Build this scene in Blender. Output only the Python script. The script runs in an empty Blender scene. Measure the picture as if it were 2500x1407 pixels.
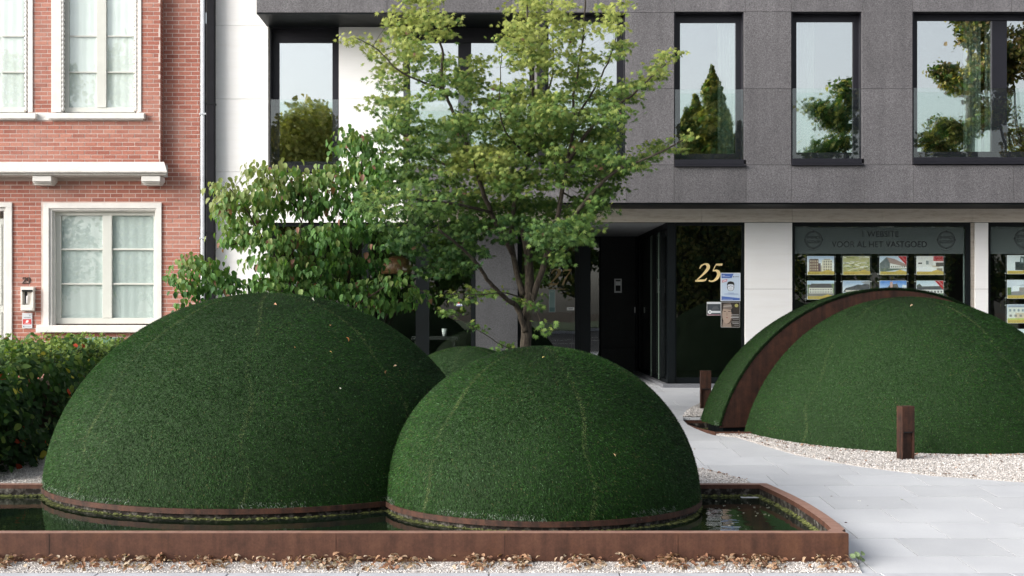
import bpy, math, random
import numpy as np
from mathutils import Vector, Matrix
from math import radians, sin, cos, pi, sqrt

random.seed(7)
rng = np.random.default_rng(7)
scene = bpy.context.scene
COL = scene.collection

# ------------------------------------------------------------------ camera
F, CX, CY = 3100.0, 1194.0, 750.0        # focal length and principal point in photo pixels
HC = 2.10                                # camera height
cam_d = bpy.data.cameras.new("camera")
cam_d.sensor_width = 36.0
cam_d.lens = 36.0 * F / 2500.0
cam_d.shift_x = (1250.0 - CX) / 2500.0
cam_d.shift_y = (CY - 703.5) / 2500.0
cam_d.clip_start = 0.1
cam_d.clip_end = 2000.0
cam = bpy.data.objects.new("camera", cam_d)
COL.objects.link(cam)
cam.location = (0, 0, HC)
cam.rotation_euler = (radians(90), 0, 0)
scene.camera = cam

# ------------------------------------------------------------------ sky, sun, exposure
SUN_EL, SUN_AZ = 25.0, -115.0            # azimuth measured from +Y clockwise (towards +X)
world = bpy.data.worlds.new("World")
scene.world = world
world.use_nodes = True
wn = world.node_tree
for n in list(wn.nodes):
    wn.nodes.remove(n)
wo = wn.nodes.new("ShaderNodeOutputWorld")
wb = wn.nodes.new("ShaderNodeBackground")
ws = wn.nodes.new("ShaderNodeTexSky")
ws.sky_type = 'NISHITA'
ws.sun_disc = False
ws.sun_elevation = radians(SUN_EL)
ws.sun_rotation = radians(SUN_AZ)
ws.air_density = 1.0
ws.dust_density = 3.0
ws.ozone_density = 1.0
wh = wn.nodes.new("ShaderNodeHueSaturation")
wh.inputs['Saturation'].default_value = 0.35
wn.links.new(ws.outputs[0], wh.inputs['Color'])
wn.links.new(wh.outputs[0], wb.inputs['Color'])
wb.inputs['Strength'].default_value = 0.125
wn.links.new(wb.outputs[0], wo.inputs['Surface'])

sun_d = bpy.data.lights.new("sun", 'SUN')
sun_d.energy = 2.5
sun_d.angle = radians(45)
sun_d.color = (1.0, 0.96, 0.9)
sun = bpy.data.objects.new("sun", sun_d)
COL.objects.link(sun)
sdir = Vector((sin(radians(SUN_AZ)) * cos(radians(SUN_EL)), cos(radians(SUN_AZ)) * cos(radians(SUN_EL)), sin(radians(SUN_EL))))
sun.rotation_euler = (-sdir).to_track_quat('-Z', 'Y').to_euler()
sun.location = (-8, 4, 14)

scene.view_settings.view_transform = 'Standard'
scene.view_settings.look = 'None'
scene.view_settings.gamma = 1.0
scene.view_settings.use_curve_mapping = False
scene.view_settings.exposure = 1.05
scene.cycles.max_bounces = 8
scene.cycles.transparent_max_bounces = 16
scene.cycles.diffuse_bounces = 4
scene.cycles.glossy_bounces = 4

# ------------------------------------------------------------------ geometry helpers
def W(px, py, d):
    return Vector(((px - CX) * d / F, d, HC + (CY - py) * d / F))

SL_A, SL_B = 2.5374, 0.04839
def G(d):                                # ground height: the forecourt rises gently to the facade
    d = min(max(d, 9.74), 22.75)
    return HC - (SL_A - SL_B * d)
def onground(px, py):                    # photo pixel on the sloping forecourt
    d = SL_A * F / (py - CY + SL_B * F)
    return ((px - CX) * d / F, d)

class MB:
    def __init__(s):
        s.v, s.f, s.c, s.mi = [], [], [], []
    def face(s, pts, c=0.0, mi=0):
        i = len(s.v)
        s.v.extend([tuple(p) for p in pts])
        s.f.append(tuple(range(i, i + len(pts))))
        s.c.append(c); s.mi.append(mi)
    def box(s, x0, x1, y0, y1, z0, z1, c=0.0, mi=0, skip=()):
        if x1 < x0: x0, x1 = x1, x0
        if y1 < y0: y0, y1 = y1, y0
        if z1 < z0: z0, z1 = z1, z0
        i = len(s.v)
        s.v.extend([(x0,y0,z0),(x1,y0,z0),(x1,y1,z0),(x0,y1,z0),(x0,y0,z1),(x1,y0,z1),(x1,y1,z1),(x0,y1,z1)])
        fs = {'b':(0,3,2,1),'t':(4,5,6,7),'f':(0,1,5,4),'r':(1,2,6,5),'k':(2,3,7,6),'l':(3,0,4,7)}
        for k, q in fs.items():
            if k in skip: continue
            s.f.append(tuple(i + j for j in q)); s.c.append(c); s.mi.append(mi)
    def pbox(s, x0, y0, x1, y1, d, t, **k):   # box whose front face covers a photo rectangle at depth d
        a, b = W(x0, y1, d), W(x1, y0, d)
        s.box(a.x, b.x, d, d + t, a.z, b.z, **k)
    def ring(s, o, i, d, t, **k):             # frame between outer and inner rectangles, members butted
        s.pbox(o[0], o[1], o[2], i[1], d, t, **k)
        s.pbox(o[0], i[3], o[2], o[3], d, t, **k)
        s.pbox(o[0], i[1], i[0], i[3], d, t, **k)
        s.pbox(i[2], i[1], o[2], i[3], d, t, **k)
    def prism(s, pts, z0, z1, c=0.0, cap=True):   # pts = list of (x,y), counterclockwise
        n = len(pts); i = len(s.v)
        s.v.extend([(p[0], p[1], z0) for p in pts]); s.v.extend([(p[0], p[1], z1) for p in pts])
        for a in range(n):
            b = (a + 1) % n
            s.f.append((i + a, i + b, i + n + b, i + n + a)); s.c.append(c); s.mi.append(0)
        if cap:
            s.f.append(tuple(i + n + a for a in range(n))); s.c.append(c); s.mi.append(0)
            s.f.append(tuple(i + n - 1 - a for a in range(n))); s.c.append(c); s.mi.append(0)
    def tube(s, pts, rad, sides=7, c=0.0, cap=True):
        pts = [Vector(p) for p in pts]
        n = len(pts); base = len(s.v)
        up = Vector((0.3, 1, 0.1))
        for k in range(n):
            t = (pts[min(k + 1, n - 1)] - pts[max(k - 1, 0)])
            if t.length < 1e-9: t = Vector((0, 0, 1))
            t.normalize()
            a = t.cross(up)
            if a.length < 1e-3: a = t.cross(Vector((1, 0, 0)))
            a.normalize(); b = t.cross(a)
            r = rad[k] if hasattr(rad, '__len__') else rad
            for j in range(sides):
                an = 2 * pi * j / sides
                s.v.append(tuple(pts[k] + a * (cos(an) * r) + b * (sin(an) * r)))
        for k in range(n - 1):
            for j in range(sides):
                j2 = (j + 1) % sides
                s.f.append((base + k*sides + j, base + k*sides + j2, base + (k+1)*sides + j2, base + (k+1)*sides + j))
                s.c.append(c); s.mi.append(0)
        if cap:
            s.f.append(tuple(base + j for j in range(sides))[::-1]); s.c.append(c); s.mi.append(0)
            s.f.append(tuple(base + (n-1)*sides + j for j in range(sides))); s.c.append(c); s.mi.append(0)
    def build(s, name, mat, parent=None, smooth=False, bevel=0.0, loc=None):
        me = bpy.data.meshes.new(name)
        v = s.v
        if loc is not None:
            v = [(p[0]-loc[0], p[1]-loc[1], p[2]-loc[2]) for p in v]
        me.from_pydata(v, [], s.f)
        if any(c != 0.0 for c in s.c):
            at = me.attributes.new('tint', 'FLOAT', 'FACE')
            at.data.foreach_set('value', [float(c) for c in s.c])
        ms = mat if isinstance(mat, (list, tuple)) else [mat]
        for m in ms: me.materials.append(m)
        if len(ms) > 1: me.polygons.foreach_set('material_index', s.mi)
        if smooth: me.polygons.foreach_set('use_smooth', [True] * len(s.f))
        me.update()
        o = bpy.data.objects.new(name, me)
        COL.objects.link(o)
        if loc is not None: o.location = loc
        if parent is not None: adopt(o, parent)
        if bevel:
            b = o.modifiers.new('bevel', 'BEVEL'); b.width = bevel; b.segments = 2; b.limit_method = 'ANGLE'
        return o

def abs_loc(o):
    p = Vector(o.location)
    return p if o.parent is None or True else p
def adopt(o, parent):
    o.parent = parent
    o.matrix_parent_inverse = Matrix.Translation(-Vector(parent.get('_w', (0,0,0))))

def thing(name, label, cat, loc=(0, 0, 0), group=None):
    o = bpy.data.objects.new(name, None)
    COL.objects.link(o); o.location = loc
    o.empty_display_size = 0.2
    o['_w'] = tuple(loc)
    tag(o, label, cat, group)
    return o
def tag(o, label=None, cat=None, group=None, kind=None):
    if label: o['label'] = label
    if cat: o['category'] = cat
    if group: o['group'] = group
    if kind: o['kind'] = kind
    return o

def np_mesh(name, V, polys_n, loops, mat, parent=None, tint=None, color=None, smooth=False, nrm=None):
    """V (n,3); polys all with the same corner count polys_n; loops flat index array"""
    me = bpy.data.meshes.new(name)
    nf = len(loops) // polys_n
    me.vertices.add(len(V)); me.vertices.foreach_set('co', np.asarray(V, dtype=np.float32).ravel())
    me.loops.add(len(loops)); me.loops.foreach_set('vertex_index', np.asarray(loops, dtype=np.int32))
    me.polygons.add(nf); me.polygons.foreach_set('loop_start', np.arange(nf, dtype=np.int32) * polys_n)
    me.polygons.foreach_set('loop_total', np.full(nf, polys_n, dtype=np.int32))
    if tint is not None:
        at = me.attributes.new('tint', 'FLOAT', 'FACE'); at.data.foreach_set('value', np.asarray(tint, dtype=np.float32))
    if color is not None:
        at = me.attributes.new('col', 'FLOAT_COLOR', 'FACE')
        c4 = np.concatenate([color, np.ones((len(color), 1))], 1).astype(np.float32)
        at.data.foreach_set('color', c4.ravel())
    if nrm is not None:
        at = me.attributes.new('nrm', 'FLOAT_VECTOR', 'FACE'); at.data.foreach_set('vector', np.asarray(nrm, dtype=np.float32).ravel())
    if smooth: me.polygons.foreach_set('use_smooth', np.ones(nf, dtype=bool))
    me.materials.append(mat)
    me.update(calc_edges=True); me.validate()
    o = bpy.data.objects.new(name, me); COL.objects.link(o)
    if parent is not None: adopt(o, parent)
    return o

def frames_from(n, fwd):
    """rotation matrices whose z axis is n and whose y axis is close to fwd; arrays (N,3)"""
    n = n / np.linalg.norm(n, axis=1, keepdims=True)
    x = np.cross(fwd, n); l = np.linalg.norm(x, axis=1, keepdims=True); l[l < 1e-6] = 1; x = x / l
    y = np.cross(n, x)
    return np.stack([x, y, n], axis=2)

def scatter(name, tv, tf, R, P, S, mat, parent=None, tint=None, color=None):
    """one joined mesh of transformed copies of a template; tf = triangles"""
    tv = np.asarray(tv, float); tf = np.asarray(tf, int)
    N = len(P)
    V = np.einsum('nij,kj->nki', R, tv) * S[:, None, None] + P[:, None, :]
    L = (tf[None] + (np.arange(N) * len(tv))[:, None, None]).reshape(-1)
    t = None if tint is None else np.repeat(tint, len(tf))
    c = None if color is None else np.repeat(color, len(tf), axis=0)
    return np_mesh(name, V.reshape(-1, 3), 3, L, mat, parent, t, c)

def inst_objs(name, mesh, R, P, S, parent):
    M = Matrix.Translation(-Vector(parent.get('_w', (0,0,0)))) if parent is not None else None
    for k in range(len(P)):
        o = bpy.data.objects.new(name, mesh)
        COL.objects.link(o)
        if parent is not None:
            o.parent = parent; o.matrix_parent_inverse = M
        m = Matrix([list(R[k][i] * S[k]) + [P[k][i]] for i in range(3)] + [[0, 0, 0, 1]])
        o.matrix_basis = m

# ------------------------------------------------------------------ materials
class NT:
    def __init__(s, name):
        s.m = bpy.data.materials.new(name); s.m.use_nodes = True
        s.t = s.m.node_tree
        for n in list(s.t.nodes): s.t.nodes.remove(n)
        s.out = s.n('ShaderNodeOutputMaterial')
        s.pos = None
    def n(s, typ, **k):
        x = s.t.nodes.new(typ)
        for a, b in k.items(): setattr(x, a, b)
        return x
    def l(s, a, b): s.t.links.new(a, b)
    def P(s):
        if s.pos is None: s.pos = s.n('ShaderNodeNewGeometry').outputs['Position']
        return s.pos
    def mapped(s, sc):
        m = s.n('ShaderNodeMapping'); m.inputs['Scale'].default_value = sc
        s.l(s.P(), m.inputs['Vector']); return m.outputs[0]
    def noise(s, scale, detail=4, rough=0.55, vec=None):
        x = s.n('ShaderNodeTexNoise'); x.inputs['Scale'].default_value = scale
        x.inputs['Detail'].default_value = detail; x.inputs['Roughness'].default_value = rough
        s.l(vec if vec is not None else s.P(), x.inputs['Vector']); return x.outputs['Fac']
    def vor(s, scale, out='Distance', feature='F1', vec=None):
        x = s.n('ShaderNodeTexVoronoi', feature=feature); x.inputs['Scale'].default_value = scale
        s.l(vec if vec is not None else s.P(), x.inputs['Vector']); return x.outputs[out]
    def ramp(s, fac, stops):
        x = s.n('ShaderNodeValToRGB'); s.l(fac, x.inputs['Fac'])
        e = x.color_ramp.elements
        while len(e) > 1: e.remove(e[0])
        e[0].position = stops[0][0]; e[0].color = tuple(stops[0][1]) + (1,) if hasattr(stops[0][1], '__len__') else (stops[0][1],)*3 + (1,)
        for p, c in stops[1:]:
            k = e.new(p); k.color = tuple(c) + (1,) if hasattr(c, '__len__') else (c,)*3 + (1,)
        return x.outputs['Color']
    def mix(s, fac, a, b, blend='MIX'):
        x = s.n('ShaderNodeMix', data_type='RGBA', blend_type=blend)
        for inp, val in ((x.inputs[0], fac), (x.inputs[6], a), (x.inputs[7], b)):
            if hasattr(val, 'is_linked'): s.l(val, inp)
            elif hasattr(val, '__len__'): inp.default_value = tuple(val) + ((1,) if len(val) == 3 else ())
            else: inp.default_value = val
        return x.outputs[2]
    def math(s, op, a, b=0.0, clamp=False):
        x = s.n('ShaderNodeMath', operation=op, use_clamp=clamp)
        for inp, val in ((x.inputs[0], a), (x.inputs[1], b)):
            if hasattr(val, 'is_linked'): s.l(val, inp)
            else: inp.default_value = val
        return x.outputs[0]
    def attr(s, name):
        x = s.n('ShaderNodeAttribute', attribute_name=name); return x
    def rnd(s):
        o = s.n('ShaderNodeObjectInfo').outputs['Random']
        a = s.attr('tint').outputs['Fac']
        return s.math('FRACT', s.math('ADD', o, a))
    def bump(s, h, strength=0.3, dist=0.01):
        b = s.n('ShaderNodeBump'); b.inputs['Strength'].default_value = strength
        b.inputs['Distance'].default_value = dist; s.l(h, b.inputs['Height']); return b.outputs[0]
    def princ(s, col, rough=0.6, metal=0.0, normal=None, spec=0.4, emit=None, estr=0.0):
        p = s.n('ShaderNodeBsdfPrincipled')
        for inp, val in (('Base Color', col), ('Roughness', rough), ('Metallic', metal), ('Specular IOR Level', spec)):
            i = p.inputs[inp]
            if hasattr(val, 'is_linked'): s.l(val, i)
            elif hasattr(val, '__len__'): i.default_value = tuple(val) + (1,)
            else: i.default_value = val
        if normal is not None: s.l(normal, p.inputs['Normal'])
        if emit is not None:
            if hasattr(emit, 'is_linked'): s.l(emit, p.inputs['Emission Color'])
            else: p.inputs['Emission Color'].default_value = tuple(emit) + (1,)
            p.inputs['Emission Strength'].default_value = estr
        s.l(p.outputs[0], s.out.inputs[0]); return p

def simple(name, col, rough=0.6, metal=0.0, var=0.12, nscale=3.0, bscale=0, bstr=0.2, spec=0.4):
    t = NT(name)
    c2 = tuple(max(0, x * (1 - var)) for x in col); c1 = tuple(min(1, x * (1 + var)) for x in col)
    c = t.ramp(t.noise(nscale, 6), [(0.3, c2), (0.7, c1)])
    nb = t.bump(t.noise(bscale, 5), bstr, 0.004) if bscale else None
    t.princ(c, rough, metal, nb, spec)
    return t.m

def m_granite(name, lo=0.038, hi=0.205, tintc=(0.98, 0.94, 1.0)):
    t = NT(name)
    n1 = t.noise(75, 3, 0.75); n2 = t.vor(130, 'Color')
    g = t.mix(0.45, t.ramp(n1, [(0.36, lo), (0.52, (lo+hi)/2), (0.66, hi)]), t.ramp(n2, [(0.15, lo*0.8), (0.5, (lo+hi)/2), (0.9, hi*1.15)]))
    big = t.ramp(t.noise(1.3, 5), [(0.3, 0.88), (0.7, 1.08)])
    streak = t.ramp(t.noise(1.0, 5, 0.6, t.mapped((5, 5, 0.35))), [(0.3, 0.84), (0.6, 1.04)])
    c = t.mix(1.0, t.mix(1.0, t.mix(1.0, g, big, 'MULTIPLY'), streak, 'MULTIPLY'), tintc, 'MULTIPLY')
    r = t.math('ADD', t.math('MULTIPLY', t.rnd(), 0.20), 0.90)
    c = t.mix(1.0, c, r, 'MULTIPLY')
    t.princ(c, 0.62, 0, t.bump(n1, 0.25, 0.003), 0.35)
    return t.m
GRANITE = m_granite('flamed_grey_granite')
GRANITE_DARK = m_granite('polished_dark_granite', 0.012, 0.05, (0.9, 0.95, 1.0))
GRANITE_PIER = m_granite('blue_grey_granite', 0.018, 0.10, (0.93, 0.96, 1.05))

def m_whitestone():
    t = NT('white_limestone')
    v = t.noise(2.0, 7, 0.65, t.mapped((0.9, 1, 7.0)))
    v2 = t.noise(0.8, 3)
    c = t.ramp(v, [(0.3, (0.785, 0.775, 0.765)), (0.5, (0.805, 0.80, 0.795)), (0.7, (0.82, 0.815, 0.815))])
    c = t.mix(1.0, c, t.ramp(v2, [(0.3, 0.98), (0.7, 1.0)]), 'MULTIPLY')
    t.princ(c, 0.55, 0, t.bump(t.noise(60, 3), 0.06, 0.002), 0.35); return t.m
WHITE = m_whitestone()
def m_beige():
    t = NT('veined_cream_stone')
    v = t.noise(3.0, 7, 0.7, t.mapped((1.2, 1, 9.0)))
    c = t.ramp(v, [(0.3, (0.5, 0.43, 0.35)), (0.5, (0.66, 0.6, 0.52)), (0.7, (0.72, 0.67, 0.6))])
    t.princ(c, 0.55, 0, None, 0.35); return t.m
BEIGE = m_beige()
def m_brick():
    t = NT('thin_red_brick')
    r = t.rnd()
    c = t.ramp(r, [(0.0, (0.28, 0.100, 0.074)), (0.25, (0.355, 0.135, 0.099)), (0.55, (0.39, 0.155, 0.113)), (0.8, (0.32, 0.115, 0.086)), (1.0, (0.44, 0.195, 0.145))])
    n = t.noise(28, 5)
    c = t.mix(1.0, c, t.ramp(n, [(0.3, 0.84), (0.7, 1.1)]), 'MULTIPLY')
    n2 = t.noise(0.7, 4)
    c = t.mix(t.math('MULTIPLY', t.ramp(n2, [(0.45, 0.0), (0.8, 0.35)]), 1.0), c, (0.62, 0.45, 0.38))
    t.princ(c, 0.85, 0, t.bump(t.noise(90, 4), 0.35, 0.003), 0.25); return t.m
BRICK = m_brick()
MORTAR = simple('pale_mortar', (0.58, 0.485, 0.445), 0.9, 0, 0.1, 5, 120, 0.3)
def m_sill():
    t = NT('weathered_white_stone')
    c = t.ramp(t.noise(4, 6), [(0.3, (0.52, 0.505, 0.48)), (0.7, (0.62, 0.61, 0.59))])
    st = t.ramp(t.noise(26, 8, 0.8), [(0.48, 0.0), (0.66, 0.75)])
    c = t.mix(st, c, (0.40, 0.38, 0.34))
    t.princ(c, 0.75, 0, t.bump(t.noise(50, 4), 0.2, 0.003), 0.3); return t.m
SILL = simple('pale_dressed_stone', (0.66, 0.645, 0.62), 0.7, 0, 0.07, 6, 60, 0.15)
CORNICE = m_sill()
FRAME_W = simple('grey_green_painted_wood', (0.55, 0.56, 0.52), 0.45, 0, 0.04, 4)
BLACK = simple('anthracite_window_metal', (0.012, 0.012, 0.017), 0.45, 0.0, 0.12, 2.5, spec=0.3)
BLACK2 = simple('matt_black_metal', (0.002, 0.004, 0.005), 0.5, 0.0, 0.2, 3, spec=0.2)
ZINC = simple('galvanised_zinc', (0.50, 0.52, 0.55), 0.42, 0.6, 0.12, 9)
PIPE = simple('black_coated_gutter', (0.008, 0.008, 0.011), 0.55, 0, 0.25, 6, spec=0.15)
PLASTER = simple('grey_soffit_plaster', (0.32, 0.33, 0.34), 0.9, 0, 0.05, 2)
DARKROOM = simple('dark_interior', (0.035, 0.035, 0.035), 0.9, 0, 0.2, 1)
CURTAIN = simple('pale_green_curtain', (0.84, 0.88, 0.84), 0.9, 0, 0.05, 6)
BLIND = simple('white_net_blind', (0.68, 0.73, 0.71), 0.9, 0, 0.03, 3)
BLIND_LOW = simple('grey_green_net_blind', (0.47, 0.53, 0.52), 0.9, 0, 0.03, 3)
GOLD_DIM = simple('darker_gold_vinyl', (0.30, 0.21, 0.09), 0.5, 0, 0.02, 3)  # darker tone of the gold, used on the passage door
GOLD = simple('gold_vinyl', (0.80, 0.62, 0.30), 0.5, 0, 0.02, 3)
INK = simple('black_vinyl', (0.012, 0.012, 0.014), 0.6, 0, 0.02, 3)
IRON = simple('dark_bronze_numerals', (0.05, 0.035, 0.03), 0.5, 0.3, 0.1, 20)
STEEL = simple('brushed_steel', (0.45, 0.45, 0.46), 0.35, 0.8, 0.05, 20)
BINGREEN = simple('green_plastic', (0.10, 0.20, 0.13), 0.5, 0, 0.08, 4)
LETTERBOX = simple('cream_painted_metal', (0.68, 0.65, 0.60), 0.5, 0, 0.05, 9)

def m_glass(name, refl=0.12, tint=(0.9, 0.95, 0.93), wob=0.02, wscale=1.2, rough=0.0, gcol=(1,1,1)):
    t = NT(name)
    tr = t.n('ShaderNodeBsdfTransparent'); tr.inputs[0].default_value = tuple(tint) + (1,)
    gl = t.n('ShaderNodeBsdfGlossy'); gl.inputs['Roughness'].default_value = rough
    gl.inputs['Color'].default_value = tuple(gcol) + (1,)
    h = t.noise(wscale, 2, 0.5)
    b = t.bump(h, wob, 0.3); t.l(b, gl.inputs['Normal'])
    lw = t.n('ShaderNodeLayerWeight'); lw.inputs['Blend'].default_value = 0.5
    fac = t.math('ADD', t.math('MULTIPLY', t.math('POWER', lw.outputs['Facing'], 5.0), 1.0 - refl), refl, True)
    mx = t.n('ShaderNodeMixShader'); t.l(fac, mx.inputs[0]); t.l(tr.outputs[0], mx.inputs[1]); t.l(gl.outputs[0], mx.inputs[2])
    t.l(mx.outputs[0], t.out.inputs[0]); return t.m
GLASS_UP = m_glass('coated_reflective_glass', 0.55, (0.86, 0.93, 0.9), 0.006, 0.8)
GLASS_SHOP = m_glass('shopfront_glass', 0.09, (0.9, 0.94, 0.93), 0.004, 0.9)
GLASS_BAL = m_glass('clear_balustrade_glass', 0.07, (0.95, 0.985, 0.97), 0.006, 0.8)
GLASS_HOUSE = m_glass('old_house_glass', 0.06, (0.98, 0.995, 0.99), 0.003, 1.2)

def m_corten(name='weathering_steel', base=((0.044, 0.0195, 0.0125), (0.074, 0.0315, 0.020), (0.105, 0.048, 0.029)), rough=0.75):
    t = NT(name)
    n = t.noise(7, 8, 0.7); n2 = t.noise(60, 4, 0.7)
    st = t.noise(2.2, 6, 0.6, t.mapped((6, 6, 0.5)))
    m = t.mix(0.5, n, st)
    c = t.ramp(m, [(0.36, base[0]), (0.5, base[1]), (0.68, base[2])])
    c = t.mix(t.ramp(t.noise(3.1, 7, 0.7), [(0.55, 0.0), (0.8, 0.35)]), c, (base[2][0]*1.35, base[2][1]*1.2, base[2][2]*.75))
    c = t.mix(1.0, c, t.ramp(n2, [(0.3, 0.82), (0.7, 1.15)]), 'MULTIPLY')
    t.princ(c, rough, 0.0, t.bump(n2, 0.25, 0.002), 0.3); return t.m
CORTEN = m_corten()
CORTEN_D = m_corten('dark_weathering_steel', ((0.016, 0.009, 0.007), (0.046, 0.020, 0.013), (0.085, 0.034, 0.019)))

def m_slab():
    t = NT('pale_grey_paving')
    r = t.math('ADD', t.math('MULTIPLY', t.rnd(), 0.13), 0.90)
    c = t.ramp(t.noise(1.6, 6), [(0.3, (0.47, 0.48, 0.505)), (0.7, (0.54, 0.55, 0.57))])
    c = t.mix(1.0, c, t.ramp(t.noise(160, 3, 0.7), [(0.3, 0.88), (0.7, 1.06)]), 'MULTIPLY')
    c = t.mix(1.0, c, r, 'MULTIPLY')
    c = t.mix(t.ramp(t.noise(5, 8, 0.7), [(0.6, 0.0), (0.85, 0.25)]), c, (0.5, 0.48, 0.44))
    t.princ(c, 0.7, 0, t.bump(t.noise(140, 3), 0.12, 0.002), 0.3); return t.m
SLAB = m_slab()
JOINT = simple('dark_paving_joint', (0.05, 0.05, 0.05), 0.95, 0, 0.2, 8)
def m_gravel():
    t = NT('pale_gravel')
    v = t.vor(75, 'Color'); d = t.vor(75, 'Distance')
    c = t.ramp(v, [(0.1, (0.40, 0.355, 0.32)), (0.35, (0.58, 0.54, 0.505)), (0.9, (0.68, 0.65, 0.625))])
    c = t.mix(1.0, c, t.ramp(d, [(0.2, 1.0), (0.75, 0.4)]), 'MULTIPLY')
    t.princ(c, 0.9, 0, t.bump(d, 0.6, 0.008), 0.2); return t.m
GRAVEL = m_gravel()
def m_stone():
    t = NT('pale_gravel_stones')
    c = t.ramp(t.rnd(), [(0.0, (0.34, 0.29, 0.26)), (0.12, (0.54, 0.49, 0.455)), (0.5, (0.64, 0.605, 0.58)), (1.0, (0.71, 0.685, 0.67))])
    t.princ(c, 0.85, 0, None, 0.25); return t.m
STONE = m_stone()
def m_soil():
    t = NT('dark_soil'); c = t.ramp(t.noise(30, 6), [(0.3, (0.03, 0.022, 0.016)), (0.7, (0.09, 0.065, 0.045))])
    t.princ(c, 0.95, 0, t.bump(t.noise(60, 4), 0.5, 0.01), 0.2); return t.m
SOIL = m_soil()
ASPHALT = simple('grey_asphalt', (0.06, 0.06, 0.065), 0.9, 0, 0.15, 3, 200, 0.3)
KERB = simple('bluestone_kerb', (0.42, 0.43, 0.46), 0.8, 0, 0.1, 6, 80, 0.2)
ROADPAINT = simple('white_road_paint', (0.75, 0.75, 0.74), 0.7, 0, 0.06, 12)

def m_colattr(name, rough=0.7, transl=0.0, spec=0.3, emit=0.0, attr='col', gloss_noise=False):
    t = NT(name)
    c = t.attr(attr).outputs['Color']
    if transl > 0:
        p = t.princ(c, rough, 0, None, spec)
        tl = t.n('ShaderNodeBsdfTranslucent'); t.l(t.mix(1.0, c, (1.3, 1.5, 0.5), 'MULTIPLY'), tl.inputs[0])
        mx = t.n('ShaderNodeMixShader'); mx.inputs[0].default_value = transl
        t.l(p.outputs[0], mx.inputs[1]); t.l(tl.outputs[0], mx.inputs[2]); t.l(mx.outputs[0], t.out.inputs[0])
    else:
        t.princ(c, rough, 0, None, spec, c if emit else None, emit)
    return t.m
def m_blade():
    t = NT('artificial_grass_blades')
    t.princ(t.attr('col').outputs['Color'], 0.55, 0, t.attr('nrm').outputs['Vector'], 0.15); return t.m
TURF_BLADE = m_blade()
def m_turfbase():
    t = NT('artificial_grass_backing')
    c = t.ramp(t.noise(120, 4, 0.7), [(0.35, (0.006, 0.016, 0.006)), (0.65, (0.03, 0.065, 0.02))])
    t.princ(c, 0.8, 0, t.bump(t.noise(150, 4), 0.8, 0.01), 0.2); return t.m
TURF_BASE = m_turfbase()
def m_leaf(name, stops, transl=0.3, rough=0.45, spec=0.35):
    t = NT(name)
    c = t.ramp(t.rnd(), stops)
    p = t.princ(c, rough, 0, None, spec)
    tl = t.n('ShaderNodeBsdfTranslucent'); t.l(t.mix(1.0, c, (1.5, 1.6, 0.6), 'MULTIPLY'), tl.inputs[0])
    mx = t.n('ShaderNodeMixShader'); mx.inputs[0].default_value = transl
    t.l(p.outputs[0], mx.inputs[1]); t.l(tl.outputs[0], mx.inputs[2]); t.l(mx.outputs[0], t.out.inputs[0])
    return t.m
def m_bark(name, a, b):
    t = NT(name); n = t.noise(9, 7, 0.65, t.mapped((6, 6, 1)))
    c = t.ramp(n, [(0.35, a), (0.65, b)])
    c = t.mix(t.ramp(t.noise(6, 5), [(0.55, 0.0), (0.7, 0.5)]), c, (0.12, 0.13, 0.08))
    t.princ(c, 0.9, 0, t.bump(n, 0.5, 0.01), 0.2); return t.m
BARK = m_bark('maple_bark', (0.018, 0.014, 0.011), (0.062, 0.052, 0.040))
BARK2 = m_bark('dark_twig_bark', (0.02, 0.014, 0.012), (0.06, 0.042, 0.035))
def m_water():
    t = NT('dark_pond_water')
    h = t.noise(5, 3, 0.5)
    t.princ(t.ramp(t.noise(2, 4), [(0.4, (0.004, 0.008, 0.006)), (0.7, (0.012, 0.02, 0.008))]), 0.02, 0, t.bump(h, 0.02, 0.1), 0.5); return t.m
WATER = m_water()
def m_algae():
    t = NT('yellow_green_algae')
    n = t.noise(35, 6, 0.7)
    c = t.ramp(n, [(0.38, (0.015, 0.02, 0.01)), (0.55, (0.085, 0.095, 0.03)), (0.75, (0.22, 0.225, 0.08))])
    t.princ(c, 0.9, 0, t.bump(n, 0.5, 0.01), 0.2); return t.m
ALGAE = m_algae()
def m_lime():
    t = NT('limescaled_concrete')
    n = t.noise(14, 6, 0.7)
    c = t.ramp(n, [(0.48, (0.014, 0.012, 0.010)), (0.60, (0.08, 0.075, 0.065)), (0.75, (0.26, 0.25, 0.22))])
    t.princ(c, 0.9, 0, t.bump(n, 0.4, 0.01), 0.2); return t.m
LIME = m_lime()
PRINT = m_colattr('printed_card', 0.5, 0, 0.4, 0.0)
PRINT_LIT = m_colattr('backlit_print', 0.5, 0, 0.4, 0.30)
def m_film():
    t = NT('frosted_window_film')
    tr = t.n('ShaderNodeBsdfTransparent'); tr.inputs[0].default_value = (0.8, 0.85, 0.85, 1)
    df = t.n('ShaderNodeBsdfDiffuse'); df.inputs[0].default_value = (0.13, 0.16, 0.155, 1)
    mx = t.n('ShaderNodeMixShader'); mx.inputs[0].default_value = 0.6
    t.l(tr.outputs[0], mx.inputs[1]); t.l(df.outputs[0], mx.inputs[2]); t.l(mx.outputs[0], t.out.inputs[0]); return t.m
FILM = m_film()

CORTEN_TOP = m_corten('sky_sheen_steel_flange', ((0.20, 0.11, 0.085), (0.27, 0.155, 0.12), (0.33, 0.20, 0.16)), 0.5)  # lighter brown than the sides: sky sheen painted onto the flange
# ================================================================== ground and street
def sheet(name, pts, off, mat, kind='structure', sub=None, parent=None):
    """polygon sheet following the sloping forecourt, off metres above it"""
    mb = MB()
    v = [(x, y, G(y) + off) for x, y in pts]
    mb.face(v); o = mb.build(name, mat, parent)
    if parent is None: tag(o, kind=kind)
    return o
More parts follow.
